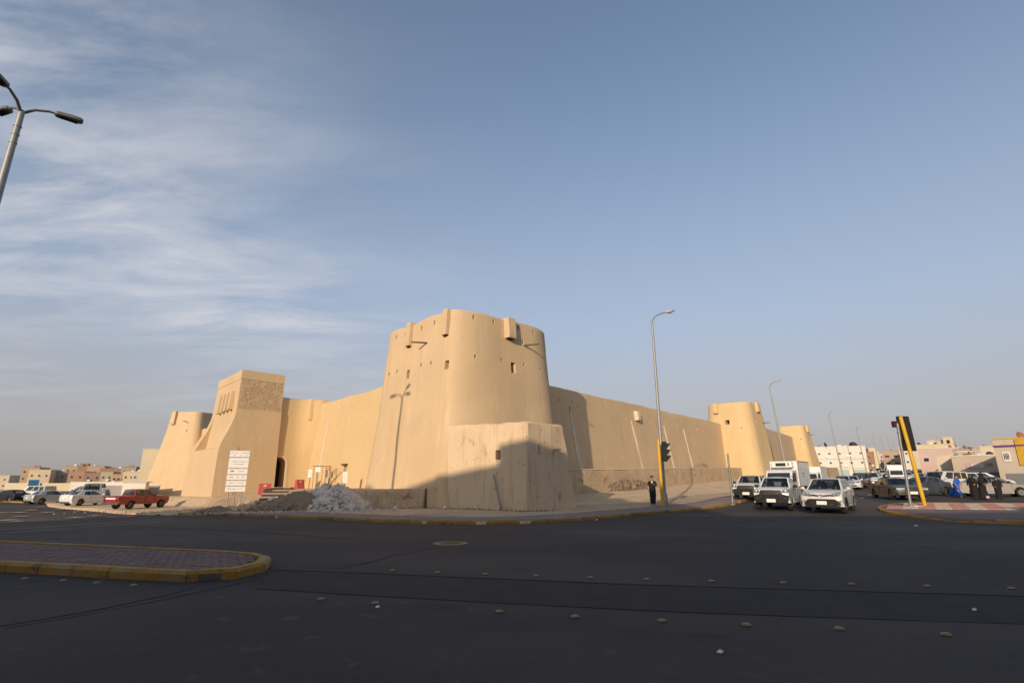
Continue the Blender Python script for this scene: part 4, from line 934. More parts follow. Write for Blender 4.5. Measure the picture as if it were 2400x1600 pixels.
fr = thing('metal_frame', (-17.15, 48.1, .9), rz=R(8), label='rusty open metal canopy frame against the left wall', cat='frame')
for x, y in ((-1.3, 0), (.3, 0), (1.6, .2), (1.6, 1.2), (-1.0, 1.2), (.9, .1)): a = MB(); a.tube((x * .46, y * .5, -.4), (x * .46, y * .5, 2.0), .02, .02, 6); a.build('upright', M['rust'], fr)
for p, q in (((-1.6, 0, 3), (1.6, .2, 3)), ((-1.0, 1.2, 3), (1.6, 1.2, 3)), ((1.6, .2, 3), (1.6, 1.2, 3)), ((.9, .1, 2.75), (1.9, .3, 2.75)), ((.9, .1, 2.5), (1.9, .3, 2.5)), ((-1.3, 0, 3), (-1.0, 1.2, 3))): a = MB(); a.tube((p[0] * .46, p[1] * .5, p[2] * .667), (q[0] * .46, q[1] * .5, q[2] * .667), .028, .028, 6); a.build('rail', M['rust'], fr)
st_ = thing('stick', (-10.6, 30.9, 1.2), label='bent rusty rod sticking out of the rubble heap', cat='rod'); a = MB(); a.path([(0, 0, -.4), (.25, .1, .35), (.75, .2, .95)], [.03, .025, .015], 6); a.build('rod', M['rust'], st_)

# ------------------------------------------------------------------ street lamps, traffic lights, posts
def street_lamp(x, y, label, az_arm, h=12.0, lean=(0, 0), arm=1.9, group='street lamps along the street beside the fort'):
    r = thing('street_lamp', (x, y, zg(x, y) + .1), label=label, cat='street lamp', group=group)
    top = Vector((lean[0], lean[1], h)); d = Vector((math.sin(R(az_arm)), math.cos(R(az_arm)), 0))
    a = MB(); a.tube((0, 0, 0), top, .125, .07, 12); a.lathe([(.17, 0), (.17, .7), (.13, .78)], 12); a.build('pole', M['lampgrey'], r, smooth=60)
    a = MB(); P_ = [top - Vector((0, 0, .15)), top + d * .35 + Vector((0, 0, .28)), top + d * .9 + Vector((0, 0, .55)), top + d * arm * .72 + Vector((0, 0, .72))]; a.path(P_, [.05, .045, .04, .035], 8); a.build('arm', M['lampgrey'], r, smooth=60)
    hd = MB(); c0 = P_[-1]; s_ = Vector((-d.y, d.x, 0)); up = Vector((0, 0, 1)); dd_ = (d + up * .28).normalized(); rr_ = []
    for k, (w, hh) in zip((0, .12, .4, .75, .95), ((.06, .05), (.15, .09), (.19, .12), (.15, .08), (.04, .03))):
        rr_.append([tuple(c0 + dd_ * k + s_ * (w * math.cos(q)) + up * (hh * math.sin(q) + .02)) for q in [i * math.pi / 5 for i in range(10)]])
    hd.loft(rr_); hd.build('lamp_head', M['lampglass'], r, smooth=60)
    a = MB(); c = c0 + dd_ * .42; a.ell((c.x, c.y, c.z - .06), (.16, .16, .06), 10, 5); a.build('lamp_bowl', M['white'], r, smooth=60)
    return r
lamps = [((9.45, 33.6), 'tall single arm street lamp behind the yellow traffic light pole', 60), ((32.4, 63), 'second street lamp up the street, rising behind the refrigerated truck', 65), ((61.0, 99), 'third street lamp up the street in front of the white building', 68), ((90, 136), 'fourth street lamp up the street at the right end of the white building', 68),
         ((120.5, 175), 'fifth street lamp up the street', 68), ((149, 212), 'sixth street lamp, small in the distance', 68), ((178, 249), 'seventh street lamp, tiny in the distance', 68), ((207, 286), 'farthest street lamp in the row', 68)]
for (x, y), l, az in lamps: street_lamp(x, y, l, az, lean=(-.0, 0) if x < 20 else (-.8, .2), arm=1.9)
# triple-headed lamp on the left
tl_ = thing('street_lamp', (-15.7, 14.2, .0), label='tall three headed street lamp at the left edge', cat='street lamp'); HT = 13.2
a = MB(); a.tube((0, 0, 0), (0, 0, HT - .15), .16, .085, 14); a.lathe([(.24, 0), (.24, .9), (.17, 1.0)], 14)
for z in (HT - 1.35, HT - 1.05, HT - .75): a.lathe([(.105, 0), (.105, .05)], 12, c=(0, 0, z))
a.build('pole', M['lampgrey'], tl_, smooth=50)
for az in (50, 170, -70):
    d = Vector((math.sin(R(az)), math.cos(R(az)), 0)); a = MB(); P_ = [Vector((0, 0, HT - .25)), d * .28 + Vector((0, 0, HT + .02)), d * .62 + Vector((0, 0, HT + .14)), d * .84 + Vector((0, 0, HT + .14))]
    a.path(P_, [.05, .045, .04, .035], 8); a.build('arm', M['lampdark'], tl_, smooth=60)
    s_ = Vector((-d.y, d.x, 0)); up = Vector((0, 0, 1)); c0 = P_[-1] - d * .08; dd_ = (d + up * .06).normalized(); rr_ = []
    for k, w, h1, h2 in ((0, .07, .05, .06), (.06, .13, .09, .08), (.4, .14, .10, .08), (.66, .13, .08, .08), (.72, .08, .04, .06)): rr_.append([tuple(c0 + dd_ * k + s_ * (w * u) + up * (h1 if v > 0 else -h2) * abs(v)) for u, v in ((-1, -.7), (-.7, -1), (.7, -1), (1, -.7), (1, .3), (.5, 1), (-.5, 1), (-1, .3))])
    a = MB(); a.loft(rr_); hd = a.build('lamp_head', M['lampdark'], tl_, smooth=40)
    c = c0 + dd_ * .36; a = MB(); a.box(c.x, c.y, c.z - .08, .46, .2, .03, math.atan2(d.y, d.x)); a.build('lens', M['blackm'], hd)

def signal_head(parent, c, rz, facing=1, h=1.0, board=True):
    """black three-lamp signal; lamps look along local +x"""
    Mx = Matrix.Rotation(rz, 3, 'Z'); C0 = Vector(c)
    def P(v): return C0 + Mx @ Vector(v)
    a = MB(); p = P((0, 0, 0)); a.box(p.x, p.y, p.z, .26, .34, h, rz); hd = a.build('signal_head', M['blackm'], parent, bevel=.02)
    for k in (-1, 0, 1):
        a = MB(); rr_ = []
        for x, r in ((.12, .135), (.40, .12)): rr_.append([tuple(P((x - (.1 * (1 - math.sin(q)) if x > .2 else 0), r * math.cos(q), k * h * .31 + r * math.sin(q)))) for q in [i * math.pi / 6 for i in range(12)]])
        a.loft(rr_, cap=(False, False)); a.build('visor', M['black'], hd)
        a = MB(); a.lathe([(.11, 0), (.11, .02)], 14, c=(0, 0, 0), axis='x'); a.v = [tuple(P((x + .13, y, z + k * h * .31))) for x, y, z in a.v]
        a.build('lamp', M[('redlight', 'orange', 'dark')[1 - k]], hd)
    return hd
tlt = thing('traffic_light', (8.95, 32.35, zg(9, 32) + .1), label='traffic light on a yellow pole in front of the tall lamp', cat='traffic light')
a = MB(); a.tube((0, 0, 0), (0, 0, 3.95), .095, .095, 14); a.lathe([(.2, 0), (.2, .02)], 14); a.build('pole', M['poleyellow'], tlt, smooth=50)
a = MB()
for i in range(9): a.box(-.45 + .08 * i, .05 + .05 * math.sin(i * 3), .05, .01, .01, .15 + .08 * math.sin(i * 7))
tag(a.build('grass', mat('dry weeds', (.10, .11, .04), .9), tlt), kind='stuff')
signal_head(tlt, (.34, .03, 3.22), R(-8), h=1.18)
a = MB(); a.box(.12, 0, 3.6, .2, .05, .05); a.box(.12, 0, 2.85, .2, .05, .05); a.build('bracket', M['blackm'], tlt)
tp = thing('thin_post', (9.75, 35.0, zg(9.7, 35) + .1), label='thin grey steel post with small white tag behind the traffic light', cat='post')
a = MB(); a.tube((0, 0, 0), (0, 0, 4.0), .04, .035, 8); a.build('post', M['steel'], tp, smooth=60); a = MB(); a.box(0, -.05, 2.0, .12, .02, .22); a.build('tag', M['signwhite'], tp)
gp_ = thing('grey_post', (14.35, 35.4, zg(14.4, 35.4) + .1), label='bare grey post standing at the kerb left of the waiting pickups', cat='post')
a = MB(); a.tube((0, 0, 0), (0, 0, 3.05), .065, .06, 10); a.lathe([(.09, 0), (.09, .25)], 10); a.build('post', M['steel'], gp_, smooth=60); a = MB(); a.lathe([(.068, 0), (.05, .05)], 10, c=(0, 0, 3.05)); a.build('cap', M['steel'], gp_)
# right island: leaning yellow pole with signal seen from behind, and grey sign pole
yz = zg(22.5, 29.7) + .11
yt = thing('traffic_light', (22.5, 29.7, yz), label='leaning yellow pole traffic light on the right island seen from behind', cat='traffic light')
a = MB(); a.tube((0, 0, 0), (-.38, .05, 4.85), .10, .10, 14); a.build('pole', M['poleyellow'], yt, smooth=50)
hd = signal_head(yt, (-.12, .28, 3.95), R(70), h=1.2)
a = MB(); rr_ = [[(u * w - .12, .24 + o, 3.9 + v) for u, v in ((-1, -.95), (1, -.95), (.8, 1.0), (-.8, 1.0))] for w, o in ((.45, 0), (.45, .03))]; a.loft(rr_); a.build('backing_board', M['blackm'], yt)
gs = thing('traffic_sign', (21.5, 29.4, zg(21.5, 29.4) + .11), label='grey steel pole with a small sign seen edge on beside the leaning yellow pole', cat='sign')
a = MB(); a.tube((0, 0, 0), (.12, 0, 4.45), .075, .07, 12); a.lathe([(.16, 0), (.16, .03), (.1, .12)], 12); a.build('pole', M['steel'], gs, smooth=50)
for z in (1.0, 3.0, 3.9): a = MB(); a.lathe([(.092, 0), (.092, .06)], 12, c=(.12 * z / 4.8, 0, z)); a.build('clamp', M['steel'], gs)
a = MB(); a.lathe([(.33, 0), (.33, .025)], 24, c=(0, 0, 0), axis='y'); a.v = [(x * .5 + .34, y + .15 + x * .8, z + 3.4) for x, y, z in a.v]; a.build('sign_face', M['blackm'], gs)
a = MB(); a.box(.1, .14, 4.42, .28, .22, .34); a.build('dark_bracket', mat('maroon housing', (.05, .015, .015), .6), gs)
a = MB(); a.box(.25, -.1, .03, .5, .4, .06); a.build('concrete_foot', M['rubble'], gs, bevel=.015)
# ------------------------------------------------------------------ vehicles
def arc(cx, r, z0, n=8, up=True):
    """wheel arch from front (x larger) to rear, as points of the under-side outline"""
    a0 = math.asin(max(-1, min(1, (z0 - .32) / r))) if r > 0 else 0
    return [(cx + r * math.cos(a0 + (math.pi - 2 * a0) * i / n), .32 + r * math.sin(a0 + (math.pi - 2 * a0) * i / n)) for i in range(n + 1)]
SP = dict(
    sedan=dict(L=4.5, W=1.76, zb=.22, r=.315, fw=3.62, rw=.95, top=[(4.46, .45), (4.5, .56), (4.42, .70), (4.15, .80), (3.5, .92), (3.1, .96), (2.0, .97), (1.0, 1.02), (.5, 1.04), (.10, 1.01), (.02, .85), (0, .62), (.06, .42)], cab=(.55, 1.15, 2.5, 3.35), zc=.95, H=1.46, wb=.80, wt=.56, side=((.25, .50), (.535, .86)), kind='sedan'),
    oldsedan=dict(L=5.35, W=1.95, zb=.25, r=.33, fw=4.3, rw=1.15, top=[(5.28, .40), (5.35, .52), (5.33, .66), (5.24, .80), (4.9, .86), (3.9, .94), (3.5, .97), (2.0, .97), (1.3, .98), (.5, .96), (.08, .92), (.0, .78), (.0, .60), (.05, .42)], cab=(1.1, 1.7, 3.0, 3.75), zc=.95, H=1.43, wb=.86, wt=.62, side=((.2, .49), (.53, .88)), kind='oldsedan'),
    suv=dict(L=4.55, W=1.86, zb=.30, r=.36, fw=3.65, rw=.95, top=[(4.45, .50), (4.55, .62), (4.53, .80), (4.42, .92), (4.1, 1.02), (3.5, 1.09), (3.2, 1.10), (2.0, 1.08), (1.0, 1.12), (.3, 1.14), (.06, 1.10), (.0, .90), (.0, .65), (.05, .42)], cab=(.12, .42, 2.55, 3.42), zc=1.07, H=1.70, wb=.86, wt=.64, side=((.06, .24), (.29, .55), (.585, .88)), kind='suv'),
    pickup=dict(L=5.2, W=1.80, zb=.36, r=.37, fw=4.3, rw=1.2, top=[(5.08, .52), (5.18, .62), (5.18, .92), (5.10, 1.04), (4.8, 1.12), (3.95, 1.17), (3.7, 1.17), (2.6, 1.14), (1.68, 1.13), (1.66, 1.13), (.08, 1.12), (.03, 1.11), (.02, .7), (.04, .52)], cab=(1.68, 1.80, 3.0, 3.75), zc=1.13, H=1.74, wb=.83, wt=.64, side=((.06, .42), (.47, .88)), bed=True, kind='pickup'),
    oldpickup=dict(L=5.0, W=1.70, zb=.40, r=.36, fw=4.15, rw=1.15, top=[(4.9, .52), (5.0, .62), (5.0, .88), (4.95, .98), (4.7, 1.03), (3.95, 1.08), (3.7, 1.09), (2.6, 1.08), (1.50, 1.08), (1.48, 1.08), (.08, 1.08), (.03, 1.07), (.02, .7), (.04, .52)], cab=(1.50, 1.62, 2.95, 3.6), zc=1.07, H=1.66, wb=.78, wt=.60, side=((.06, .45), (.50, .90)), bed=True, kind='oldpickup'),
    van=dict(L=4.9, W=1.85, zb=.32, r=.36, fw=3.95, rw=1.05, top=[(4.82, .50), (4.9, .62), (4.9, .85), (4.82, 1.0), (4.5, 1.06), (3.9, 1.12), (3.6, 1.12), (2.0, 1.12), (1.0, 1.12), (.1, 1.12), (.0, 1.1), (.0, .65), (.05, .42)], cab=(.05, .15, 3.1, 3.85), zc=1.10, H=1.86, wb=.86, wt=.74, side=((.04, .25), (.29, .56), (.60, .88)), kind='van'),
)
WHEELS = {}
def wheel(parent, x, y, r, near=True, rim='rim', w=.21):
    s_ = 1 if y > 0 else -1; key = (r, s_, near, rim)
    if key not in WHEELS:
        a = MB(); a.lathe([(r * .62, -w / 2), (r * .93, -w / 2), (r, -w / 2 + .035), (r, w / 2 - .035), (r * .93, w / 2), (r * .62, w / 2)], 20 if near else 14, axis='y', cap=(False, False)); t_ = a.mesh('tyre', M['rubber'], 40)
        b = MB(); b.lathe([(r * .64, -w * .38), (r * .64, w * .40), (r * .60, w * .42), (r * .57, w * .2), (.02, w * .16)], 18 if near else 12, axis='y', cap=(True, True))
        if s_ < 0: b.v = [(x_, -y_, z_) for x_, y_, z_ in b.v]; b.f = [tuple(reversed(f)) for f in b.f]
        if near:
            for k in range(5 if rim == 'rim' else 8):
                q = 2 * math.pi * k / (5 if rim == 'rim' else 8); Mq = Matrix.Rotation(q, 3, 'Y'); n0 = len(b.v)
                b.box(0, 0, 0, .055, .05, r * .5); b.v[n0:] = [tuple(Mq @ Vector((x_, y_, z_ + r * .33)) + Vector((0, s_ * w * .30, 0))) for x_, y_, z_ in b.v[n0:]]
        WHEELS[key] = (t_, b.mesh('rim', M[rim], 40))
    t_, b_ = WHEELS[key]; o = link_mesh('wheel', t_, parent); o.location = (x, y, r); c = link_mesh('rim', b_, o); return o
def quadpatch(mb, P4, u0, u1, v0, v1, out=0., mi=0):
    A, B, C_, D = P4
    def q(u, v): return A.lerp(B, u).lerp(D.lerp(C_, u), v)
    n = (B - A).cross(D - A).normalized() * out
    mb.add([tuple(q(u, v) + n) for u, v in ((u0, v0), (u1, v0), (u1, v1), (u0, v1))], [(0, 1, 2, 3)], mi)
def framed(parent, P4, vs, panes, m, name_pane, fmb):
    """P4: A,B bottom left/right, C,D top right/left seen from outside; bars go to fmb, panes become parts"""
    v0, v1 = vs; quadpatch(fmb, P4, 0, 1, 0, v0); quadpatch(fmb, P4, 0, 1, v1, 1); u = 0
    for a, b in panes:
        quadpatch(fmb, P4, u, a, v0, v1); u = b
        p = MB(); quadpatch(p, P4, a - .005, b + .005, v0 - .01, v1 + .01, -.012); p.build(name_pane, M['glass'] if m is None else m, parent)
    quadpatch(fmb, P4, u, 1, v0, v1)
def vehicle(spec, name, label, X, Y, az, pm, cat='car', group=None, near=True, rim='rimdark', z=None, front='dark', bumper=None, gl=None, plate=True, tilt=None, scale=1.0, driver=None):
    s = SP[spec]; L, Wd = s['L'], s['W']; hw = Wd / 2; xc = L / 2
    zz = z if z is not None else zg(X, Y)
    r = thing(name, (X, Y, zz), az=az, label=label, cat=cat, group=group)
    if scale != 1: r.scale = (scale,) * 3
    # body outline, front bottom -> top -> rear -> underside with arches
    ar = s['r'] + .065; zb = s['zb']
    out = list(s['top']) + [(.12, zb + .04)] + [(s['rw'] - ar * .98 - .02, zb)] + list(reversed(arc(s['rw'], ar, zb))) + [(s['fw'] - ar * .98 - .02, zb)] + list(reversed(arc(s['fw'], ar, zb))) + [(L - .14, zb + .02)]
    nt_ = len(s['top']); layers = []
    bed = s.get('bed'); xcab = s['cab'][0]
    ys = [hw - .0, hw - .018, hw - .10, hw * .72, hw * .35, 0]; full = [(-y) for y in ys] + [y for y in reversed(ys[:-1])]
    if bed: full = [-hw, -hw + .02, -hw + .10, -hw + .101, -.3, .3, hw - .101, hw - .10, hw - .02, hw]
    for y in full:
        t = abs(y) / hw; ring = []; sx_ = 1 - .050 * t ** 3.0; inner = bed and abs(y) < hw - .1005
        for i, (x, zq) in enumerate(out):
            x2 = xc + (x - xc) * sx_; z2 = zq
            if i < nt_:
                if t > .97: z2 = zb + (zq - zb) * (.965 if zq > .8 else 1)
                if zq > .8 and t <= .9: z2 += .035 * (1 - t * t) * (0 if bed and x < xcab + .1 else 1)
                if inner and x <= xcab - .01 and x >= .07: z2 = .68
                if zq > .8 and t > .97: x2 = xc + (x2 - xc) * .995
            yy = y
            if t > .97 and zq > .75: yy = y * .965
            if t > .97 and i < nt_ and (x > L - .2 or x < .15): yy = y * .955
            ring.append((x2 - xc, yy, z2))
        layers.append(ring)
    b = MB(); b.loft(layers); body = b.build('body', pm, r, smooth=32)
    a = MB(); a.box(0, 0, zb + .20, L * .93, Wd * .72, .36); a.build('underbody', M['black'], r)
    # glasshouse
    xa, xb, xf, xd = [q - xc for q in s['cab']]; zc, H = s['zc'], s['H']; wb, wt = s['wb'], s['wt']; f = MB()
    def V(x, y, z_): return Vector((x, y, z_))
    zt = H - .06
    wbf = wb - .03
    gm = gl
    framed(r, (V(xd, wbf, zc), V(xd, -wbf, zc), V(xf, -wt, zt), V(xf, wt, zt)), (.06, .95), [(.06, .94)], gm, 'windscreen', f) if False else framed(r, (V(xd, wbf, zc), V(xd, -wbf, zc), V(xf, -wt, zt), V(xf, wt, zt))[::1], (.06, .95), [(.055, .945)], gm, 'windscreen', f)
    framed(r, (V(xa, -wb + .02, zc), V(xa, wb - .02, zc), V(xb, wt, zt), V(xb, -wt, zt)), (.12, .9), [(.08, .92)], gm, 'rear_window', f)
    sd_ = s['side']
    framed(r, (V(xd, -wbf, zc), V(xa, -wb, zc), V(xb, -wt, zt), V(xf, -wt, zt)), (.10, .90), [(1 - q1, 1 - q0) for q0, q1 in reversed(sd_)], gm, 'side_window', f)
    framed(r, (V(xa, wb, zc), V(xd, wbf, zc), V(xf, wt, zt), V(xb, wt, zt)), (.10, .90), list(sd_), gm, 'side_window', f)
    # roof
    rr_ = []
    for i in range(7):
        u = i / 6; x = xb + (xf - xb) * u; e = .05 * (1 - (2 * u - 1) ** 4); rr_.append([(x, wt * c, zt + e * (1 - c * c * .75) + .012 * (1 - abs(c))) for c in (-1, -.93, -.6, -.2, .2, .6, .93, 1)])
    f.loft(rr_, cap=(False, False), closed=False, flip=False)
    f.build('roof', pm, r, smooth=50)
    # interior: dashboard, seats
    if near:
        a = MB(); a.box(xf + .35, 0, zc - .04, .5, wb * 1.7, .12); a.build('dashboard', M['interior'], r)
        for x in ((xf - .35), (xf - 1.25)):
            for y in (.38, -.38):
                if x - .3 < xa: continue
                a = MB(); a.box(x - .1, y, zc + .0, .16, .46, .62, tx=.8, ty=.8); a.box(x - .14, y, zc + .38, .10, .24, .17); a.build('seat', M['interior'], r)
        a = MB(); a.box((xa + xd) / 2, 0, zc - .12, (xd - xa) * .96, wb * 1.8, .04); a.build('floor', M['interior'], r)
    # wheels, lamps, trim
    for x in (s['fw'], s['rw']):
        for y in (hw - .12, -hw + .12): wheel(r, x - xc, y, s['r'], near, rim)
    k = s['kind']; fx = L - xc
    def bx(name, m, *boxes, par=r, bev=0):
        a = MB()
        for q in boxes: a.box(*q)
        return a.build(name, m, par, bevel=bev)
    def hexa(name, m, pts, par=r, n=18):      # patches wrapped on the curved front; poly = [(y, z)] convex
        a = MB()
        for x, poly in pts:
            y0, y1 = min(p[0] for p in poly) + 1e-4, max(p[0] for p in poly) - 1e-4; rings = []
            for i in range(n + 1):
                y = y0 + (y1 - y0) * i / n; zs_ = []
                for (ya, za), (yb, zb_) in zip(poly, poly[1:] + poly[:1]):
                    if (ya - y) * (yb - y) <= 0 and abs(ya - yb) > 1e-6: zs_.append(za + (zb_ - za) * (y - ya) / (yb - ya))
                z0_, z1_ = min(zs_), max(zs_); xx = x + .02 - .135 * (abs(y) / hw) ** 3
                rings.append([(xx - .16, y, z0_), (xx, y, z0_), (xx, y, z1_), (xx - .16, y, z1_)])
            a.loft(rings)
        return a.build(name, m, par)
    def mir(poly): return [(-y, z_) for y, z_ in reversed(poly)]
    if k == 'suv':
        hl_ = [(.42, .80), (.80, .86), (.87, 1.0), (.80, 1.02), (.45, .92)]
        for P_ in (hl_, mir(hl_)):
            h_ = hexa('headlight', M['lens'], [(fx + .015, P_)]); sg_ = 1 if P_[0][0] > 0 else -1
            for yy_ in (.58, .74): MB().ell((fx + .01 - .135 * (yy_ / hw) ** 3, sg_ * yy_, .91), (.035, .055, .045), 10, 6).build('reflector', M['bulb'], h_, smooth=60)
        gr = [(.10, .80), (.40, .83), (.42, .90), (.10, .86)]
        g_ = hexa('grille', M['black'], [(fx + .02, gr), (fx + .02, mir(gr))])
        gr2 = [(.10, .815), (.42, .86), (.42, .875), (.10, .83)]; hexa('trim', M['chrome'], [(fx + .03, gr2), (fx + .03, mir(gr2))], g_)
        a = MB(); e1 = [(math.cos(q), math.sin(q)) for q in [i * math.pi / 8 for i in range(17)]]
        a.path([(fx + .045, .085 * c, .83 + .055 * s_) for c, s_ in e1], .009, 5); a.path([(fx + .05, .035 * c, .835 + .05 * s_) for c, s_ in e1], .008, 5); a.path([(fx + .05, .075 * c, .858 + .02 * s_) for c, s_ in e1], .008, 5); a.build('emblem', M['chrome'], r)
        lo = [(-.80, .42), (.80, .42), (.60, .68), (-.60, .68)]
        g_ = hexa('lower_grille', M['blackm'], [(fx + .012, lo)])
        for z_ in (.46, .52, .60): a = MB(); a.box(fx - .0, 0, z_, .05, 1.1, .015); a.build('grille_bar', M['black'], g_)
        for s_ in (1, -1): a = MB(); a.lathe([(.07, 0), (.07, .03), (.05, .04)], 12, c=(fx - .14, s_ * .74, .56), axis='x'); a.build('fog_lamp', M['lens'], r)
        bx('skid_trim', M['chrome'], (fx - .06, 0, .375, .14, 1.35, .03)); bx('bumper', M['blackm'], (fx - .10, 0, .33, .22, 1.5, .08))
        for s_ in (1, -1): bx('roof_rail', M['black'], ((xb + xf) / 2, s_ * (wt - .05), H + .035, 1.9, .035, .03))
        for s_ in (1, -1):
            for x in (s['fw'], s['rw']):
                a = MB(); P_ = [(x - xc + (ar + .02) * math.cos(q), s_ * (hw - .01), .32 + (ar + .02) * math.sin(q)) for q in [i * math.pi / 10 for i in range(11)]]; a.path(P_, .035, 5); a.build('arch_trim', M['blackm'], r)
    elif k == 'pickup':
        hl_ = [(.55, .90), (.86, .93), (.88, 1.08), (.72, 1.10), (.56, 1.02)]
        for P_ in (hl_, mir(hl_)):
            h_ = hexa('headlight', M['lens'], [(fx + .012, P_)]); sg_ = 1 if P_[0][0] > 0 else -1; MB().ell((fx + .02 - .135 * (.72 / hw) ** 3, sg_ * .72, 1.0), (.04, .09, .06), 10, 6).build('reflector', M['bulb'], h_, smooth=60)
        gp = [(-.56, .84), (.56, .84), (.55, 1.0), (.48, 1.04), (-.48, 1.04), (-.55, 1.0)]; g_ = hexa('grille', M['black'], [(fx + .02, gp)])
        for z_ in (.88, .93): a = MB(); a.box(fx + .015, 0, z_, .03, .8, .014); a.build('grille_bar', M['blackm'], g_)
        tx_ = bpy.data.curves.new('lettering', 'FONT'); tx_.body = 'ISUZU'; tx_.size = .14; tx_.extrude = .005; tx_.align_x = 'CENTER'
        to = bpy.data.objects.new('t', tx_); COL.objects.link(to); dg = bpy.context.evaluated_depsgraph_get(); tm = bpy.data.meshes.new_from_object(to.evaluated_get(dg)); bpy.data.objects.remove(to)
        tm.transform(Matrix.Translation((fx + .032, 0, .955)) @ Matrix(((0, 0, 1, 0), (1, 0, 0, 0), (0, 1, 0, 0), (0, 0, 0, 1)))); tm.materials.clear(); tm.materials.append(M['chrome']); link_mesh('lettering', tm, g_)
        bp = [(-.87, .50), (-.80, .40), (.80, .40), (.87, .50), (.875, .74), (.60, .82), (-.60, .82), (-.875, .74)]; b_ = hexa('bumper', M['blackm'], [(fx + .035, bp)])
        a = MB(); a.box(fx + .03, 0, .72, .02, 1.1, .05); a.box(fx + .03, 0, .52, .02, .9, .08); a.build('air_intake', M['black'], b_)
        for s_ in (1, -1): a = MB(); a.box(fx - .0, s_ * .68, .62, .05, .22, .06); a.build('intake', M['black'], b_)
    elif k == 'oldsedan':
        hl_ = [(.45, .64), (.90, .64), (.90, .77), (.45, .77)]
        for P_ in (hl_, mir(hl_)):
            h_ = hexa('headlight', M['bulb'], [(fx + .015, P_)])
        g_ = hexa('grille', M['chrome'], [(fx + .025, [(-.42, .60), (.42, .60), (.38, .82), (-.38, .82)])]); hexa('grille_mesh', M['black'], [(fx + .035, [(-.36, .63), (.36, .63), (.33, .79), (-.33, .79)])], g_)
        hexa('bumper', pm, [(fx + .05, [(-.93, .32), (.93, .32), (.95, .52), (-.95, .52)])]); hexa('trim', M['chrome'], [(fx + .07, [(-.95, .52), (.95, .52), (.95, .56), (-.95, .56)])])
    else:
        hl_ = [(.42, zc - .28), (.74, zc - .26), (.80, zc - .10), (.5, zc - .15)]
        for P_ in (hl_, mir(hl_)): hexa('headlight', M['lens'], [(fx - .005 if k != 'sedan' else fx - .045, P_)])
        hexa('grille', M['black'], [(fx - .0 if k != 'sedan' else fx - .03, [(-.38, zc - .30), (.38, zc - .30), (.36, zc - .18), (-.36, zc - .18)])])
        hexa('lower_grille', M['black'], [(fx + .0, [(-.5, .34), (.5, .34), (.45, .48), (-.45, .48)])])
    if plate: bx('number_plate', M['plate'], (fx + (.09 if k in ('oldsedan',) else .055), 0, .50 if k != 'oldsedan' else .46, .03, .44, .17)); bx('number_plate', M['plate'], (-xc - .02, 0, .68 if not bed else .50, .03, .36, .15))
    # rear lamps
    if k == 'sedan':
        for s_ in (1, -1): a = MB(); a.loft([[(-xc + x, s_ * y, z_) for x, y, z_ in ((.0 + o, .46, .80), (.22 + o, .865, .80), (.34 + o, .865, .93), (.06 + o, .46, .90))] for o in (-.012, .05)]); a.build('tail_light', M['redlight'], r)
        bx('bumper', M['blackm'], (-xc + .08, 0, .34, .2, 1.2, .10))
    elif bed:
        for s_ in (1, -1): a = MB(); a.box(-xc + .04, s_ * (hw - .10), .90, .12, .15, .30); tl = a.build('tail_light', M['redlight'], r); a = MB(); a.box(-xc - .022, s_ * (hw - .10), .90, .01, .12, .10); a.build('reverse_light', M['lens'], tl)
        bx('tailgate', pm, (-xc + .015, 0, .86, .04, Wd - .42, .40)); bx('bumper', M['chrome'] if k == 'oldpickup' else M['blackm'], (-xc - .06, 0, .50, .14, Wd * .92, .16), bev=.02)
    else:
        for s_ in (1, -1): a = MB(); a.box(-xc + .08, s_ * (hw - .10), .92, .16, .16, .30); a.build('tail_light', M['redlight'], r)
        bx('bumper', M['blackm'], (-xc + .05, 0, .40, .16, Wd * .85, .14))
    # mirrors, seams, handles
    for s_ in (1, -1):
        a = MB(); a.ell((xd - .32, s_ * (hw + .10), zc + .10), (.09, .12, .09), 8, 5); a.box(xd - .32, s_ * (hw - .0), zc + .03, .08, .16, .04)
        a.build('mirror', pm if k not in ('pickup', 'oldpickup') else M['black'], r, smooth=50)
        if near:
            a = MB(); yy = s_ * (hw * 1.0 + .001)
            for x in (xd - .20, (xd + xa) / 2 - .08 + .1 * 0, xa + .25 if k not in ('pickup', 'oldpickup') else xa + .08): a.box(x, s_ * (hw - .012), (zb + zc) / 2 + .06, .014, .03, zc - zb - .22)
            a.box((xd + xa) / 2, s_ * (hw - .012), zb + .14, (xd - xa) * .8, .03, .014); a.build('door_gap', M['black'], r)
            a = MB()
            for x in ((xd + xa) / 2 + .08, xa + .42): a.box(x, s_ * (hw + .0), zc - .17, .16, .03, .03)
            a.build('door_handle', pm if k != 'oldpickup' else M['black'], r)
    return r

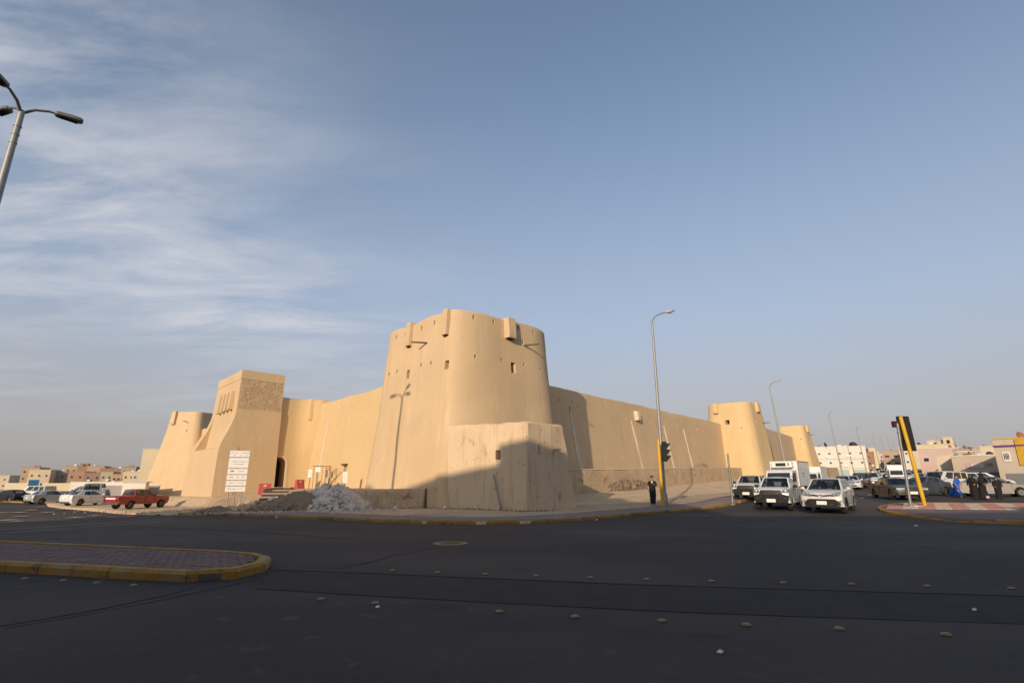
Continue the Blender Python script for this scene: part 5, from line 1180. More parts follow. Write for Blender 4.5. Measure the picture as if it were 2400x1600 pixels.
def box_truck(name, label, X, Y, az, near=True, group=None, cab_l=1.7, box_l=3.2, box_h=1.85, H0=.85, w=1.9, reefer=True, scale=1):
    r = thing(name, (X, Y, zg(X, Y)), az=az, label=label, cat='truck', group=group); r.scale = (scale,) * 3
    xf = (cab_l + box_l) / 2
    a = MB(); a.loft([[(x, y * w / 2 * .96, z) for x, z in ((xf, .42), (xf + .02, .95), (xf - .06, 1.12), (xf - .42, 1.92), (xf - .6, 2.02), (xf - cab_l, 2.02), (xf - cab_l, .42))] for y in (-1, 1)]); a.build('cab', P_WHITE, r, bevel=.03)
    a = MB(); a.loft([[(xf + .0 - t, y, z) for t, y, z in ((.055, -.80, 1.2), (.055, .80, 1.2), (.355, .76, 1.82), (.355, -.76, 1.82))], [(xf + .03 - t, y, z) for t, y, z in ((.055, -.80, 1.2), (.055, .80, 1.2), (.355, .76, 1.82), (.355, -.76, 1.82))]]); a.build('windscreen', M['winglass'], r)
    for s_ in (1, -1):
        a = MB(); a.loft([[(xf - t, s_ * (w / 2 * .96 + o), z) for t, z in ((.2, 1.2), (1.2, 1.2), (1.2, 1.82), (.5, 1.82))] for o in (-.02, .012)]); a.build('side_window', M['winglass'], r)
        a = MB(); a.box(xf - .12, s_ * (w / 2 + .16), 1.45, .07, .16, .36); a.box(xf - .12, s_ * (w / 2 + .04), 1.6, .03, .2, .03); a.build('mirror', M['black'], r)
        a = MB(); a.box(xf + .02, s_ * .68, .82, .06, .34, .18); a.build('headlight', M['lens'], r)
    a = MB(); a.box(xf + .03, 0, .82, .05, .9, .14); a.build('grille', M['black'], r); a = MB(); a.box(xf + .04, 0, .48, .14, w * .94, .22); a.build('bumper', M['blackm'], r)
    a = MB(); a.box(xf + .12, 0, .5, .02, .42, .15); a.build('number_plate', M['plate'], r)
    a = MB(); a.box(-cab_l / 2 - .06, 0, H0 + box_h / 2, box_l, w + .06, box_h); bo = a.build('cargo_box', P_BOX, r)
    a = MB()
    for s_ in (1, -1):
        for z in (H0 + .03, H0 + box_h - .03): a.box(-cab_l / 2 - .06, s_ * (w / 2 + .035), z, box_l, .03, .06)
        for x in (-1, 1): a.box(-cab_l / 2 - .06 + x * (box_l / 2 - .03), s_ * (w / 2 + .036), H0 + box_h / 2, .06, .03, box_h)
    a.build('edge_rail', M['steel'], bo)
    a = MB(); a.box(-.6, 0, .58, box_l + 1, .8, .2); a.build('chassis', M['black'], r)
    if reefer:
        a = MB(); xx = xf - cab_l + .22; a.box(xx, 0, H0 + box_h - .26, .50, 1.5, .46, tx=.8, ty=.93); u_ = a.build('refrigeration_unit', M['white'], r, bevel=.04)
        a = MB(); a.box(xx + .245, -.05, H0 + box_h - .27, .03, .7, .24); a.build('fan_grille', M['black'], u_)
        a = MB(); a.box(xx + .24, .48, H0 + box_h - .25, .03, .07, .2); a.build('vent', M['black'], u_)
        a = MB(); a.box(-.6, w / 2 + .045, H0 + .95, .45, .01, .16); a.box(-.6, w / 2 + .045, H0 + .72, .3, .01, .12); a.build('logo', mat('green print', (.30, .40, .16), .6), bo)
    for x in (xf - .75, -xf + .8):
        for y in (w / 2 - .14, -w / 2 + .14): wheel(r, x, y, .36, False, 'rimdark')
    return r

# queue at the junction
SUVX, SUVY = 16.4, 28.6
vehicle('suv', 'waiting_suv', 'pearl white off-road car with roof rails waiting first at the junction', SUVX + .3, SUVY, 219, P_PEARL)
vehicle('pickup', 'waiting_pickup', 'white double cab pickup with black bumper waiting beside the pearl white car', 15.35, 31.2, 215, P_WHITE, cat='pickup', rim='rimdark')
vehicle('pickup', 'waiting_pickup', 'white pickup with black bumper farther back, half hidden behind the grey post', 17.4, 39.2, 213, P_WHITE, cat='pickup', rim='rimdark')
box_truck('refrigerated_truck', 'white refrigerated box truck queuing behind the front pickup', 21.2, 41.4, 222)
box_truck('box_truck', 'small white box truck farther up the street left lane', 34.0, 60.5, 222, reefer=False, scale=.9)
vehicle('oldsedan', 'driving_sedan', 'long old charcoal sedan with chrome grille passing behind the yellow pole', 27.2, 38.3, 196, P_DARK)
vehicle('sedan', 'parked_sedan', 'dark blue grey sedan side on behind the yellow pole', 32.9, 43.2, 248, P_NAVY)
vehicle('sedan', 'parked_sedan', 'silver dusty hatchback side on behind the three people in black', 35.9, 40.4, 118, P_SILVER, rim='rimdark')
vehicle('van', 'parked_car', 'white people carrier roof showing behind the blue grey sedan', 39.5, 49.5, 250, P_WHITE, near=False)
vehicle('suv', 'parked_car', 'long white station wagon behind the silver hatchback', 44.0, 50.5, 110, P_WHITE, near=False)
vehicle('suv', 'parked_car', 'grey white car nose on between the parked row and the wall', 49.5, 55.5, 200, P_SILVER, near=False)
cars = [('sedan', 'small white sedan right behind the pearl white car', 37.2, 59.0, 215, P_WHITE), ('suv', 'dark off-road car in the left lane up the street', 40.8, 63.0, 216, P_DARK), ('suv', 'white off-road car parked at the kerb left of the far lane', 44.8, 67, 214, P_WHITE),
        ('sedan', 'pale sedan in the left lane just above the pearl white car roof', 35.0, 57.0, 216, P_GREY),
        ('sedan', 'white sedan between the two right poles above the charcoal sedan', 66.2, 90.0, 215, P_WHITE), ('suv', 'white sport wagon on the rise to the right of the yellow pole', 80.0, 104.5, 240, P_WHITE),
        ('sedan', 'dark sedan on the rise just above the white wagon', 110, 146, 250, P_BLACK), ('sedan', 'small white sedan higher on the rise between the poles', 104.0, 141.5, 222, P_WHITE), ('sedan', 'maroon sedan tucked behind the parked row', 52.2, 67.3, 240, P_MAROON),
        ('pickup', 'white pickup up the street left of the box truck', 79.0, 114.5, 200, P_WHITE), ('van', 'white van on the left of the distant street', 105, 153.5, 214, P_WHITE), ('van', 'second distant white van beside the first', 110, 157, 214, P_WHITE),
        ('suv', 'black off-road car far up the street', 97, 128, 214, P_BLACK), ('van', 'distant white van near the street end', 124.0, 176, 214, P_WHITE), ('sedan', 'distant white sedan right of the street', 128, 172, 214, P_WHITE),
        ('suv', 'distant white off-road car at the left of the far traffic', 93, 135, 214, P_WHITE),
        ('sedan', 'distant dark sedan on the rising street', 104, 134, 230, P_DARK), ('suv', 'distant silver car on the rising street', 140, 196, 214, P_SILVER), ('suv', 'white off-road car parked below the narrow lit house', 71, 86, 228, P_WHITE), ('sedan', 'black sedan parked below the pink house', 63, 76.5, 236, P_BLACK)]
for sp, l, x, y, az, pm in cars: vehicle(sp, 'street_car', l, x, y, az, pm, near=False, group='cars along the street on the right')
box_truck('box_truck', 'white box truck just above the charcoal sedan roof', 57.5, 80.5, 212, reefer=False, scale=.95)
# left lot
vehicle('oldpickup', 'parked_pickup', 'dark red double cab pickup parked on the sand beside the fort', -33.0, 48.0, 15, P_RED, cat='pickup', rim='rimdark', z=zg(-33, 48) + .12)
tg_ = bpy.data.objects[[o.name for o in bpy.data.objects if o.get('label', '').startswith('dark red double')][0]]
MB().box(-2.522, 0, .90, .012, 1.05, .13).build('tailgate_band', M['white'], tg_)
vehicle('sedan', 'parked_sedan', 'white sedan parked left of the red pickup', -42.6, 54.6, 16, P_WHITE, z=zg(-42, 55) + .12)
vehicle('sedan', 'parked_sedan', 'pale silver sedan seen from behind at the sand edge', -51.8, 61.0, 20, P_GREY, near=False)
vehicle('sedan', 'parked_sedan', 'black coupe like sedan in front of the white wagon', -61.5, 66.5, 285, P_BLACK, near=False)
vehicle('van', 'parked_car', 'white wagon with dark windows behind the black sedan', -65.0, 74.0, 282, P_WHITE, near=False)
vehicle('sedan', 'parked_car', 'dark sedan at the far left edge', -74.5, 74.0, 280, P_DARK, near=False)
vehicle('suv', 'parked_car', 'dark car behind the silver sedan', -62.5, 79.0, 285, P_NAVY, near=False)
gtk = vehicle('van', 'flatbed_truck', 'pale grey green truck facing the road with lime bumper between the sedans', -53.0, 68.5, 150, P_GREY, cat='truck', near=False, z=zg(-53, 68) + .12, scale=1.12)
a = MB(); a.box(2.5, 0, .52, .25, 1.9, .34); a.build('lime_bumper', mat('lime paint', (.35, .45, .03), .5), gtk)
a = MB(); a.box(.35, 0, 1.5, 1.3, 1.86, .7); a.build('dark_cab_opening', M['dark'], gtk) if False else None

# ------------------------------------------------------------------ people
def body(parent, name, J, E_, rad, m, sub=1):
    me = bpy.data.meshes.new(name); ks = list(J); me.from_pydata([J[k] for k in ks], [(ks.index(a), ks.index(b)) for a, b in E_], []); me.materials.append(m)
    o = link_mesh(name, me); md = o.modifiers.new('s', 'SKIN'); md.use_smooth_shade = True
    sk = me.skin_vertices[0].data
    for i, k in enumerate(ks): rr_ = rad[k]; sk[i].radius = (rr_, rr_) if not isinstance(rr_, tuple) else rr_
    sk[0].use_root = True
    s_ = o.modifiers.new('u', 'SUBSURF'); s_.levels = sub; s_.render_levels = sub
    dg = bpy.context.evaluated_depsgraph_get(); mm = bpy.data.meshes.new_from_object(o.evaluated_get(dg)); bpy.data.objects.remove(o); mm.shade_smooth()
    mm.materials.clear(); mm.materials.append(m)
    return link_mesh(name, mm, parent)
def figure(label, X, Y, az, h=1.72, hands=((.26, .12, .82), (-.26, .10, .82)), elbows=((.30, -.02, 1.12), (-.30, -.02, 1.12)), feet=((.10, .05), (-.12, -.05)), head=(0, .03, 0), z=None, lean=(0, 0), group=None):
    """local frame: +y forward, x to the person's right; lengths for a 1.72 m body"""
    r = bpy.data.objects.new('person', None); COL.objects.link(r); r.location = (X, Y, zg(X, Y) + (.0 if z is None else z)); r.rotation_euler = (0, 0, -R(az)); k = h / 1.72; r.scale = (k, k, k)
    tag(r, label, 'person', group)
    lx, ly = lean; J = {}; Rd = {}; E_ = []
    def j(n, p, q): J[n] = p; Rd[n] = q
    j('pelvis', (lx * .4, ly * .4, .95), (.15, .11)); j('waist', (lx * .6, ly * .6, 1.10), (.13, .095)); j('chest', (lx * .9, ly * .9, 1.30), (.16, .105)); j('neck0', (lx, ly, 1.44), .06); j('neck1', (lx + head[0] * .3, ly + .02 + head[1] * .3, 1.50), .052)
    hx, hy = lx + head[0], ly + head[1]
    j('skull0', (hx, hy + .01, 1.56), (.068, .078)); j('skull1', (hx, hy, 1.63), (.078, .092)); j('skull2', (hx, hy - .01, 1.70), (.055, .062))
    E_ += [('pelvis', 'waist'), ('waist', 'chest'), ('chest', 'neck0'), ('neck0', 'neck1'), ('neck1', 'skull0'), ('skull0', 'skull1'), ('skull1', 'skull2')]
    for i, s_ in enumerate((1, -1)):
        S_ = 'RL'[i]; e, hd = elbows[i], hands[i]
        j('sh' + S_, (lx + s_ * .18, ly, 1.40), .058); j('el' + S_, (lx + e[0], ly + e[1], e[2]), .040); j('wr' + S_, (lx + hd[0], ly + hd[1], hd[2]), .027)
        d = Vector(hd) - Vector(e); d = d.normalized(); pm_ = Vector(J['wr' + S_]) + d * .06; j('pa' + S_, tuple(pm_), (.034, .020))
        E_ += [('chest', 'sh' + S_), ('sh' + S_, 'el' + S_), ('el' + S_, 'wr' + S_), ('wr' + S_, 'pa' + S_)]
        sd2 = Vector((0, 1, 0)) if abs(d.z) > .6 else Vector((0, 0, 1)); sd2 = (sd2 - d * sd2.dot(d)).normalized(); inn = d.cross(sd2) * (1 if s_ > 0 else -1)
        for q, ln in ((-1.4, .065), (-.45, .075), (.45, .08), (1.3, .07)):
            f0 = pm_ + sd2 * q * .018 + d * .02; f1 = f0 + d * ln * .55; f2 = f1 + (d * .75 + inn * .5) * ln * .5
            n = 'f%s%d' % (S_, int(q * 10)); j(n + 'a', tuple(f0), .0088); j(n + 'b', tuple(f1), .0085); j(n + 'c', tuple(f2), .007); E_ += [('pa' + S_, n + 'a'), (n + 'a', n + 'b'), (n + 'b', n + 'c')]
        t0 = Vector(J['wr' + S_]) + d * .03 + sd2 * .03; t1 = t0 + (sd2 * .6 + d * .7) * .045; j('t' + S_ + 'a', tuple(t0), .011); j('t' + S_ + 'b', tuple(t1), .009); E_ += [('wr' + S_, 't' + S_ + 'a'), ('t' + S_ + 'a', 't' + S_ + 'b')]
        fx_, fy_ = feet[i]
        j('hip' + S_, (lx * .3 + s_ * .09, 0, .88), .085); j('kn' + S_, (s_ * .09 * .5 + fx_ * .5, fy_ * .5 + .04, .49), .058); j('an' + S_, (fx_, fy_ - .03, .085), .038); j('toe' + S_, (fx_ * 1.1, fy_ + .13, .035), .030)
        E_ += [('pelvis', 'hip' + S_), ('hip' + S_, 'kn' + S_), ('kn' + S_, 'an' + S_), ('an' + S_, 'toe' + S_)]
    body(r, 'body', J, E_, Rd, M['skin'])
    a = MB(); a.ell((hx, hy + .088, 1.625), (.013, .02, .022), 6, 4); a.build('nose', M['skin'], r, smooth=60)
    a = MB()
    for s_ in (1, -1): a.ell((hx + s_ * .032, hy + .082, 1.648), (.014, .008, .008), 6, 4)
    a.box(hx, hy + .088, 1.585, .045, .012, .010); a.build('face_features', M['hair'], r)
    a = MB()
    for s_ in (1, -1): a.ell((hx + s_ * .082, hy + .0, 1.63), (.012, .022, .032), 6, 5)
    a.build('ear', M['skin'], r, smooth=60)
    return r, J
def tubecloth(mb, pts, rs, n=12):
    mb.path(pts, rs, n, cap=False)
def robe(r, J, m, rings, name='robe', n=20, wob=.012):
    mb = MB(); rr_ = []
    for z, cx, cy, rx, ry in rings: rr_.append([(cx + rx * math.cos(q) * (1 + wob * 6 * fn(q * 2, z, 0, 1) * (1.3 - z / 1.5)), cy + ry * math.sin(q) * (1 + wob * 6 * fn(q * 2, z + 3, 0, 1) * (1.3 - z / 1.5)), z) for q in [2 * math.pi * i / n for i in range(n)]])
    mb.loft(rr_, cap=(True, True)); return mb.build(name, m, r, smooth=70)
# man in a black thobe
man, J = figure('man in long black short sleeved robe standing on the footpath left of the traffic light', 8.8, 33.9, 196, 1.74, hands=((.22, .03, .86), (-.12, .24, 1.20)), elbows=((.235, -.02, 1.13), (-.22, .04, 1.12)), feet=((.10, -.04), (-.08, .10)), head=(.01, .05), z=.10)
robe(man, J, M['blackcloth'], [(.10, .01, .03, .15, .15), (.3, .01, .03, .17, .15), (.6, 0, .02, .19, .15), (.9, 0, 0, .20, .15), (1.1, 0, 0, .185, .14), (1.3, 0, 0, .21, .14), (1.42, 0, 0, .185, .11), (1.475, 0, .01, .085, .075)])
mb = MB(); tubecloth(mb, [(.15, 0, 1.41), (.205, -.01, 1.28), (.24, -.01, 1.17)], [.075, .078, .085]); mb.build('sleeve', M['blackcloth'], man, smooth=60)
mb = MB(); tubecloth(mb, [(-.15, 0, 1.41), (-.195, .02, 1.28), (-.225, .035, 1.15)], [.075, .078, .085]); mb.build('sleeve', M['blackcloth'], man, smooth=60)
mb = MB(); mb.loft([[(x, y, z) for x, y, z in ((-.055, .14, 1.44), (.055, .14, 1.44), (.03, .150, 1.33), (-.0, .152, 1.29))], [(x, y + .01, z) for x, y, z in ((-.055, .145, 1.44), (.055, .145, 1.44), (.03, .155, 1.33), (-.0, .158, 1.29))]]); mb.build('collar', M['whitecloth'], man)
mb = MB(); mb.ell((.01, .025, 1.70), (.095, .11, .075), 14, 8); mb.ell((.01, -.02, 1.66), (.093, .085, .09), 12, 7); mb.build('hair', M['hair'], man, smooth=60)
mb = MB(); mb.box(-.14, .34, 1.25, .07, .02, .13, M=Matrix.Rotation(.4, 3, 'X')); mb.build('phone', M['black'], man)
for s_ in (1, -1): mb = MB(); fx_, fy_ = ((.10, -.04), (-.08, .10))[0 if s_ > 0 else 1]; mb.box(fx_ * 1.05, fy_ + .05, .035, .10, .29, .07, ty=.8); mb.build('shoe', M['black'], man, bevel=.02)
# three people in black on the road at the right
def abaya(label, X, Y, az, h, flare, lean, hood=True, az_hand=0, feet=((.10, .12), (-.10, -.10))):
    w, J = figure(label, X, Y, az, h, hands=((.19, .20, .97), (-.17, .24, 1.03)), elbows=((.23, .0, 1.14), (-.23, .02, 1.14)), feet=feet, lean=lean, head=(0, .04), group='three people in black crossing at the right')
    lx, ly = lean
    robe(w, J, M['blackcloth'], [(.05, 0, .0, .24 * flare, .28 * flare), (.3, 0, 0, .23 * flare, .24 * flare), (.6, lx * .2, ly * .2, .23, .21), (.9, lx * .5, ly * .5, .235, .19), (1.15, lx * .8, ly * .8, .25, .18), (1.33, lx, ly, .25, .165), (1.44, lx, ly, .19, .13), (1.50, lx, ly + .01, .09, .085)], name='abaya')
    for s_ in (1, -1):
        e = (lx + s_ * .23, ly, 1.14); hd = (lx + s_ * .19, ly + (.12 if s_ > 0 else .17), .99 if s_ > 0 else 1.04); mb = MB(); tubecloth(mb, [(lx + s_ * .17, ly, 1.40), e, hd], [.10, .11, .10]); mb.build('sleeve', M['blackcloth'], w, smooth=60)
    if hood:
        mb = MB(); rr_ = []
        for z, rx, ry, cy, op in ((1.18, .24, .19, -.02, .5), (1.32, .23, .18, -.01, .5), (1.45, .16, .14, 0, .45), (1.53, .115, .118, .015, .7), (1.60, .108, .118, .02, .95), (1.68, .105, .112, .01, .8), (1.74, .075, .08, 0, .3), (1.765, .02, .02, 0, .1)):
            rr_.append([(lx + rx * math.cos(q), ly + .035 + cy + ry * math.sin(q), z) for q in [math.pi / 2 + op * .55 + (2 * math.pi - op * 1.1) * i / 16 for i in range(17)]])
        mb.loft(rr_, cap=(False, True), closed=False); mb.build('veil', M['blackcloth'], w, smooth=60)
    else:
        mb = MB(); mb.ell((lx, ly + .02, 1.71), (.092, .105, .07), 14, 8); mb.ell((lx, ly - .01, 1.65), (.09, .085, .10), 12, 7); mb.build('hair', M['hair'], w, smooth=60)
    for i in (0, 1): mb = MB(); mb.box(feet[i][0] * 1.05, feet[i][1] + .06, .035, .085, .24, .06, ty=.8); mb.build('shoe', M['black'], w, bevel=.015)
    return w
abaya('leftmost of three people in black, head bowed and wearing a black veil', 31.05, 36.35, 235, 1.62, .85, (0, .12), hood=True, feet=((.10, .10), (-.08, -.12)))
w2 = abaya('middle person in a full black veil and flaring cloak', 31.55, 36.3, 150, 1.70, 1.15, (0, .05))
mb = MB(); mb.ell((.05, .22, .15), (.20, .10, .12), 10, 6); mb.build('flowered_hem', M['pinkcloth'], w2, smooth=60)
abaya('rightmost and shortest of three people in black, bareheaded child', 32.5, 36.2, 205, 1.42, .85, (0, .06), hood=False)
# person in blue between the parked cars
bp_, J = figure('person in bright blue clothes walking between the dark sedan and the silver car', 32.4, 39.4, 160, 1.55, lean=(0, .10), feet=((.08, .2), (-.08, -.25)))
robe(bp_, J, M['bluecloth'], [(.12, 0, 0, .20, .26), (.4, 0, 0, .19, .21), (.8, 0, .04, .19, .16), (1.1, 0, .08, .18, .14), (1.3, 0, .1, .20, .135), (1.42, 0, .1, .17, .11), (1.48, 0, .11, .08, .08)])
for s_ in (1, -1): mb = MB(); tubecloth(mb, [(s_ * .16, .10, 1.41), (s_ * .25, .09, 1.28), (s_ * .29, .09, 1.12)], [.08, .08, .085]); mb.build('sleeve', M['bluecloth'], bp_, smooth=60)
mb = MB(); mb.ell((0, .12, 1.70), (.09, .10, .07), 14, 8); mb.build('hair', M['hair'], bp_, smooth=60)
mb = MB(); mb.path([(0, -.1, .9), (.0, -.35, .35), (.0, -.55, .22)], [.10, .16, .10], 10); mb.build('trailing_cloth', M['bluecloth'], bp_, smooth=60)
# drivers
def seated(label, veh, lx, ly, shirt):
    mw = veh.matrix_basis @ Matrix.Translation((lx, ly, 0)); X, Y, Z = mw.translation
    r = bpy.data.objects.new('person', None); COL.objects.link(r); r.location = (X, Y, veh.location.z - .09); r.rotation_euler = (0, 0, veh.rotation_euler.z - math.pi / 2); tag(r, label, 'person')
    J = {'pelvis': (0, -.15, .62), 'waist': (0, -.16, .78), 'chest': (0, -.14, 1.0), 'neck': (0, -.1, 1.17), 'sk0': (0, -.07, 1.26), 'sk1': (0, -.08, 1.34), 'sk2': (0, -.09, 1.41), 'sR': (.18, -.12, 1.10), 'eR': (.24, .08, .93), 'hR': (.14, .32, 1.08), 'sL': (-.18, -.12, 1.10), 'eL': (-.24, .08, .93), 'hL': (-.14, .32, 1.08),
         'kR': (.13, .35, .68), 'fR': (.13, .50, .34), 'kL': (-.13, .35, .68), 'fL': (-.13, .50, .34)}
    Rd = {'pelvis': .15, 'waist': .13, 'chest': (.17, .11), 'neck': .055, 'sk0': .07, 'sk1': .085, 'sk2': .06, 'sR': .06, 'eR': .045, 'hR': .035, 'sL': .06, 'eL': .045, 'hL': .035, 'kR': .07, 'fR': .05, 'kL': .07, 'fL': .05}
    body(r, 'body', J, [('pelvis', 'waist'), ('waist', 'chest'), ('chest', 'neck'), ('neck', 'sk0'), ('sk0', 'sk1'), ('sk1', 'sk2'), ('chest', 'sR'), ('sR', 'eR'), ('eR', 'hR'), ('chest', 'sL'), ('sL', 'eL'), ('eL', 'hL'), ('pelvis', 'kR'), ('kR', 'fR'), ('pelvis', 'kL'), ('kL', 'fL')], Rd, M['skin'])
    a = MB(); a.loft([[(x_ * w, -.15 + y_ * d, z) for x_, y_ in ((-1, -.8), (0, -1), (1, -.8), (1, .8), (0, 1), (-1, .8))] for z, w, d in ((.6, .19, .17), (.85, .18, .15), (1.05, .22, .15), (1.15, .17, .11), (1.19, .07, .07))]); a.build('shirt', shirt, r, smooth=60)
    a = MB(); a.ell((0, -.10, 1.40), (.108, .12, .085), 12, 7); a.build('hair', M['hair'], r, smooth=60)
vs_ = {o['label'][:14]: o for o in bpy.data.objects if o.get('category') in ('car', 'pickup')}
seated('driver sitting inside the pearl white car', vs_['pearl white of'], .05, .38, M['whitecloth'])
seated('passenger sitting inside the pearl white car', vs_['pearl white of'], .05, -.38, M['print'])
seated('driver sitting inside the front white pickup', [o for o in bpy.data.objects if str(o.get('label', '')).startswith('white double cab')][0], .15, .38, M['whitecloth'])
# ------------------------------------------------------------------ town
WC = {}
def wm(c):
    if c not in WC: WC[c] = wallmat('wall colour %d' % len(WC), c)
    return WC[c]
def dish(parent, p, r, az, el=35, m='dish'):
    a = MB(); rr_ = []
    for k in range(5): q = r * k / 4; rr_.append([(q * math.cos(t), .35 * q * q / r, q * math.sin(t)) for t in [i * math.pi / 8 for i in range(16)]])
    rr_[0] = [(v[0] * .01, 0, v[2] * .01) for v in rr_[1]]; a.loft(rr_, cap=(False, False)); a.loft([[(x, y - .03, z) for x, y, z in q] for q in rr_], cap=(False, False), flip=True)
    Mx = Matrix.Rotation(-R(az), 3, 'Z') @ Matrix.Rotation(R(el), 3, 'X'); a.v = [tuple(Mx @ Vector(v) + Vector(p) + Vector((0, 0, r * .8))) for v in a.v]
    a.tube(p, (p[0], p[1], p[2] + r * .8), .06, .05, 6); return a.build('satellite_dish', M[m], parent, smooth=50)
def house(label, X, Y, w, d, h, az, col, floors=2, cols=3, parapet=.7, win=(.9, 1.1), trim=None, shop=False, sides=(0, 1), roof=(), name='house', group=None, ac=0, band=False, topcol=None, z=None, cat='house', winrows=None, tank=False, canopy=False):
    """front faces direction az (clockwise from +Y); footprint w x d centred at X,Y. local +x = front"""
    g0 = min(zg(X + a, Y + b) for a in (-d / 2, d / 2) for b in (-d / 2, d / 2)) if z is None else z
    r = thing(name, (X, Y, g0 - .3), az=az, label=label, cat=cat, group=group); h += .3; H = h - parapet; wmx = wm(col); tr = wm(trim) if trim else wmx
    a = MB(); a.box(0, 0, h / 2 - parapet / 2, d, w, H); 
    for sx_, sy_, lx, ly in ((1, 0, .18, w), (-1, 0, .18, w), (0, 1, d - .36, .18), (0, -1, d - .36, .18)): a.box(sx_ * (d / 2 - .09), sy_ * (w / 2 - .09), h - parapet / 2, lx, ly, parapet - .002)
    a.build('wall', wmx, r)
    a = MB()
    for sx_, sy_, lx, ly in ((1, 0, .3, w + .12), (-1, 0, .3, w + .12), (0, 1, d - .48, .3), (0, -1, d - .48, .3)): a.box(sx_ * (d / 2 - .09), sy_ * (w / 2 - .09), h + .06, lx, ly, .12)
    if band:
        for f_ in range(1, floors): a.box(d / 2 + .1, 0, f_ * H / floors, .2, w + .2, .22)
    a.build('coping', tr, r)
    fh = H / floors; ww, wh = win
    def wn_(x, y, zc_, rz, w_, h_):
        if w_ < .05: return
        o = MB()
        c, s_ = math.cos(rz), math.sin(rz)
        for (dy, dz, l1, l2) in ((0, h_ / 2, w_ + .16, .08), (0, -h_ / 2, w_ + .24, .08), (w_ / 2, 0, .08, h_), (-w_ / 2, 0, .08, h_)):
            o.box(x - s_ * dy, y + c * dy, zc_ + dz, .12, l1, l2 if dz else l2, rz) if dz else o.box(x - s_ * dy, y + c * dy, zc_, .12, l1, h_ - .02, rz)
        f_ = o.build('window', tr, r); o = MB(); o.box(x, y, zc_, .05, w_ - .02, h_ - .02, rz); o.build('pane', M['winglass'], f_)
    for k in range(floors):
        if shop and k == 0:
            n = max(1, int(w / 3.4))
            for i in range(n): y = -w / 2 + w * (i + .5) / n; o = MB(); o.box(d / 2 + .0, y, fh * .42, .08, w / n * .78, fh * .78); sh = o.build('shutter', M['teal'] if shop == 'teal' else M['steel'], r); [MB().box(d / 2 + .045, y, fh * (.12 + .16 * q), .03, w / n * .76, .03).build('shutter_rib', M['lampgrey'], sh) for q in range(5)]
            continue
        for i in range(cols):
            y = -w / 2 + w * (i + .5) / cols; wn_(d / 2 + .0, y, fh * (k + .55), 0, ww, wh)
        if 1 in sides:
            nc = max(1, int(cols * d / w))
            for i in range(nc): x = -d / 2 + d * (i + .5) / nc; wn_(x, w / 2, fh * (k + .55), math.pi / 2, ww * .8, wh)
        if -1 in sides:
            nc = max(1, int(cols * d / w))
            for i in range(nc): x = -d / 2 + d * (i + .5) / nc; wn_(x, -w / 2, fh * (k + .55), -math.pi / 2, ww * .8, wh)
    rnd = random.Random(int(X * 7 + Y * 13))
    for i in range(ac): y = rnd.uniform(-w * .42, w * .42); k = rnd.randrange(floors); o = MB(); o.box(d / 2 + .22, y, fh * (k + .25), .4, .7, .5); o.build('air_conditioner', M['white'], r, bevel=.02)
    for it in roof:
        kind, lx, ly, s_ = it[:4]; ly = -ly
        if kind == 'tank': o = MB(); o.lathe([(s_ * .5, 0), (s_ * .5, s_ * .8), (s_ * .35, s_ * .95), (.05, s_)], 14, c=(lx, ly, H)); o.build('water_tank', M['white'], r, smooth=40)
        elif kind == 'room': o = MB(); wf = it[4] if len(it) > 4 else s_ * 1.6; o.box(lx, ly, H + s_ / 2 + .002, s_ * 1.3, wf, s_); rm = o.build('roof_room', wmx, r); o = MB(); o.box(lx, ly, H + s_ + .06, s_ * 1.3 + .2, wf + .2, .14); o.build('roof_slab', tr, rm); o = MB(); o.box(lx + s_ * .65, ly, H + s_ * .5, .04, .6, s_ * .5); o.build('painted_opening', M['dark'], rm)  # dark panel paints the shade of an open doorway
        elif kind == 'dish': dish(r, (lx, ly, H + .1), s_, it[4] if len(it) > 4 else 10, 20, it[5] if len(it) > 5 else 'dish')
        elif kind == 'mast': o = MB(); o.tube((lx, ly, H), (lx, ly, H + s_), .04, .03, 6); [o.tube((lx - .5 + .1 * q, ly, H + s_ - .2 * q), (lx + .5 - .1 * q, ly, H + s_ - .2 * q), .015, .015, 4) for q in range(4)]; o.build('antenna', M['steel'], r)
    if canopy: o = MB(); o.box(d / 2 + .6, 0, fh - .1, 1.2, w, .18); o.build('canopy', wm((.20, .13, .10)), r)
    return r
CR, TN, BR, WH, PK, YL, GR, OL = (.56, .47, .35), (.40, .29, .20), (.29, .185, .13), (.62, .57, .50), (.52, .375, .32), (.55, .46, .31), (.34, .30, .27), (.42, .36, .24)
AZ = 218
# right-hand town
house('large cream white house of three storeys beyond the end of the plinth wall', 94.5, 154.5, 12.6, 10, 8.1, 205, WH, 3, 5, shop='teal', ac=7, band=True, parapet=.8, trim=(.60, .54, .46), win=(.6, .5), roof=(('dish', 3, 4.6, .7, 30), ('dish', 4.2, 3.2, 1.1, 20, 'dishdark'), ('tank', 2, -.5, 1.5), ('tank', 2, -2.0, 1.3), ('dish', 3, -3.8, 1.1, 80, 'dishdark'), ('mast', 4, 2.4, 3.2)), sides=(1,))
house('narrow brown apartment house right of the cream white house', 123.1, 184.8, 3.0, 12, 6.8, 208, BR, 3, 1, sides=(), win=(.6, .6), roof=(('tank', 0, 0, 1.0),), ac=2)
house('yellowish thin house farther up the left side of the street', 146.6, 216.8, 2.6, 12, 8.0, 210, YL, 3, 1, sides=(), ac=2, win=(.6, .7), roof=(('tank', 0, .3, 1.0),))
house('pale house at the far end of the left side', 178.3, 261.2, 2.6, 12, 6.0, 212, CR, 3, 1, sides=(), win=(.6, .7))
house('small dark balconied house seen above the far traffic', 118, 182, 3.2, 8, 5.2, 214, GR, 2, 1, sides=(), win=(.7, .7)) if False else None
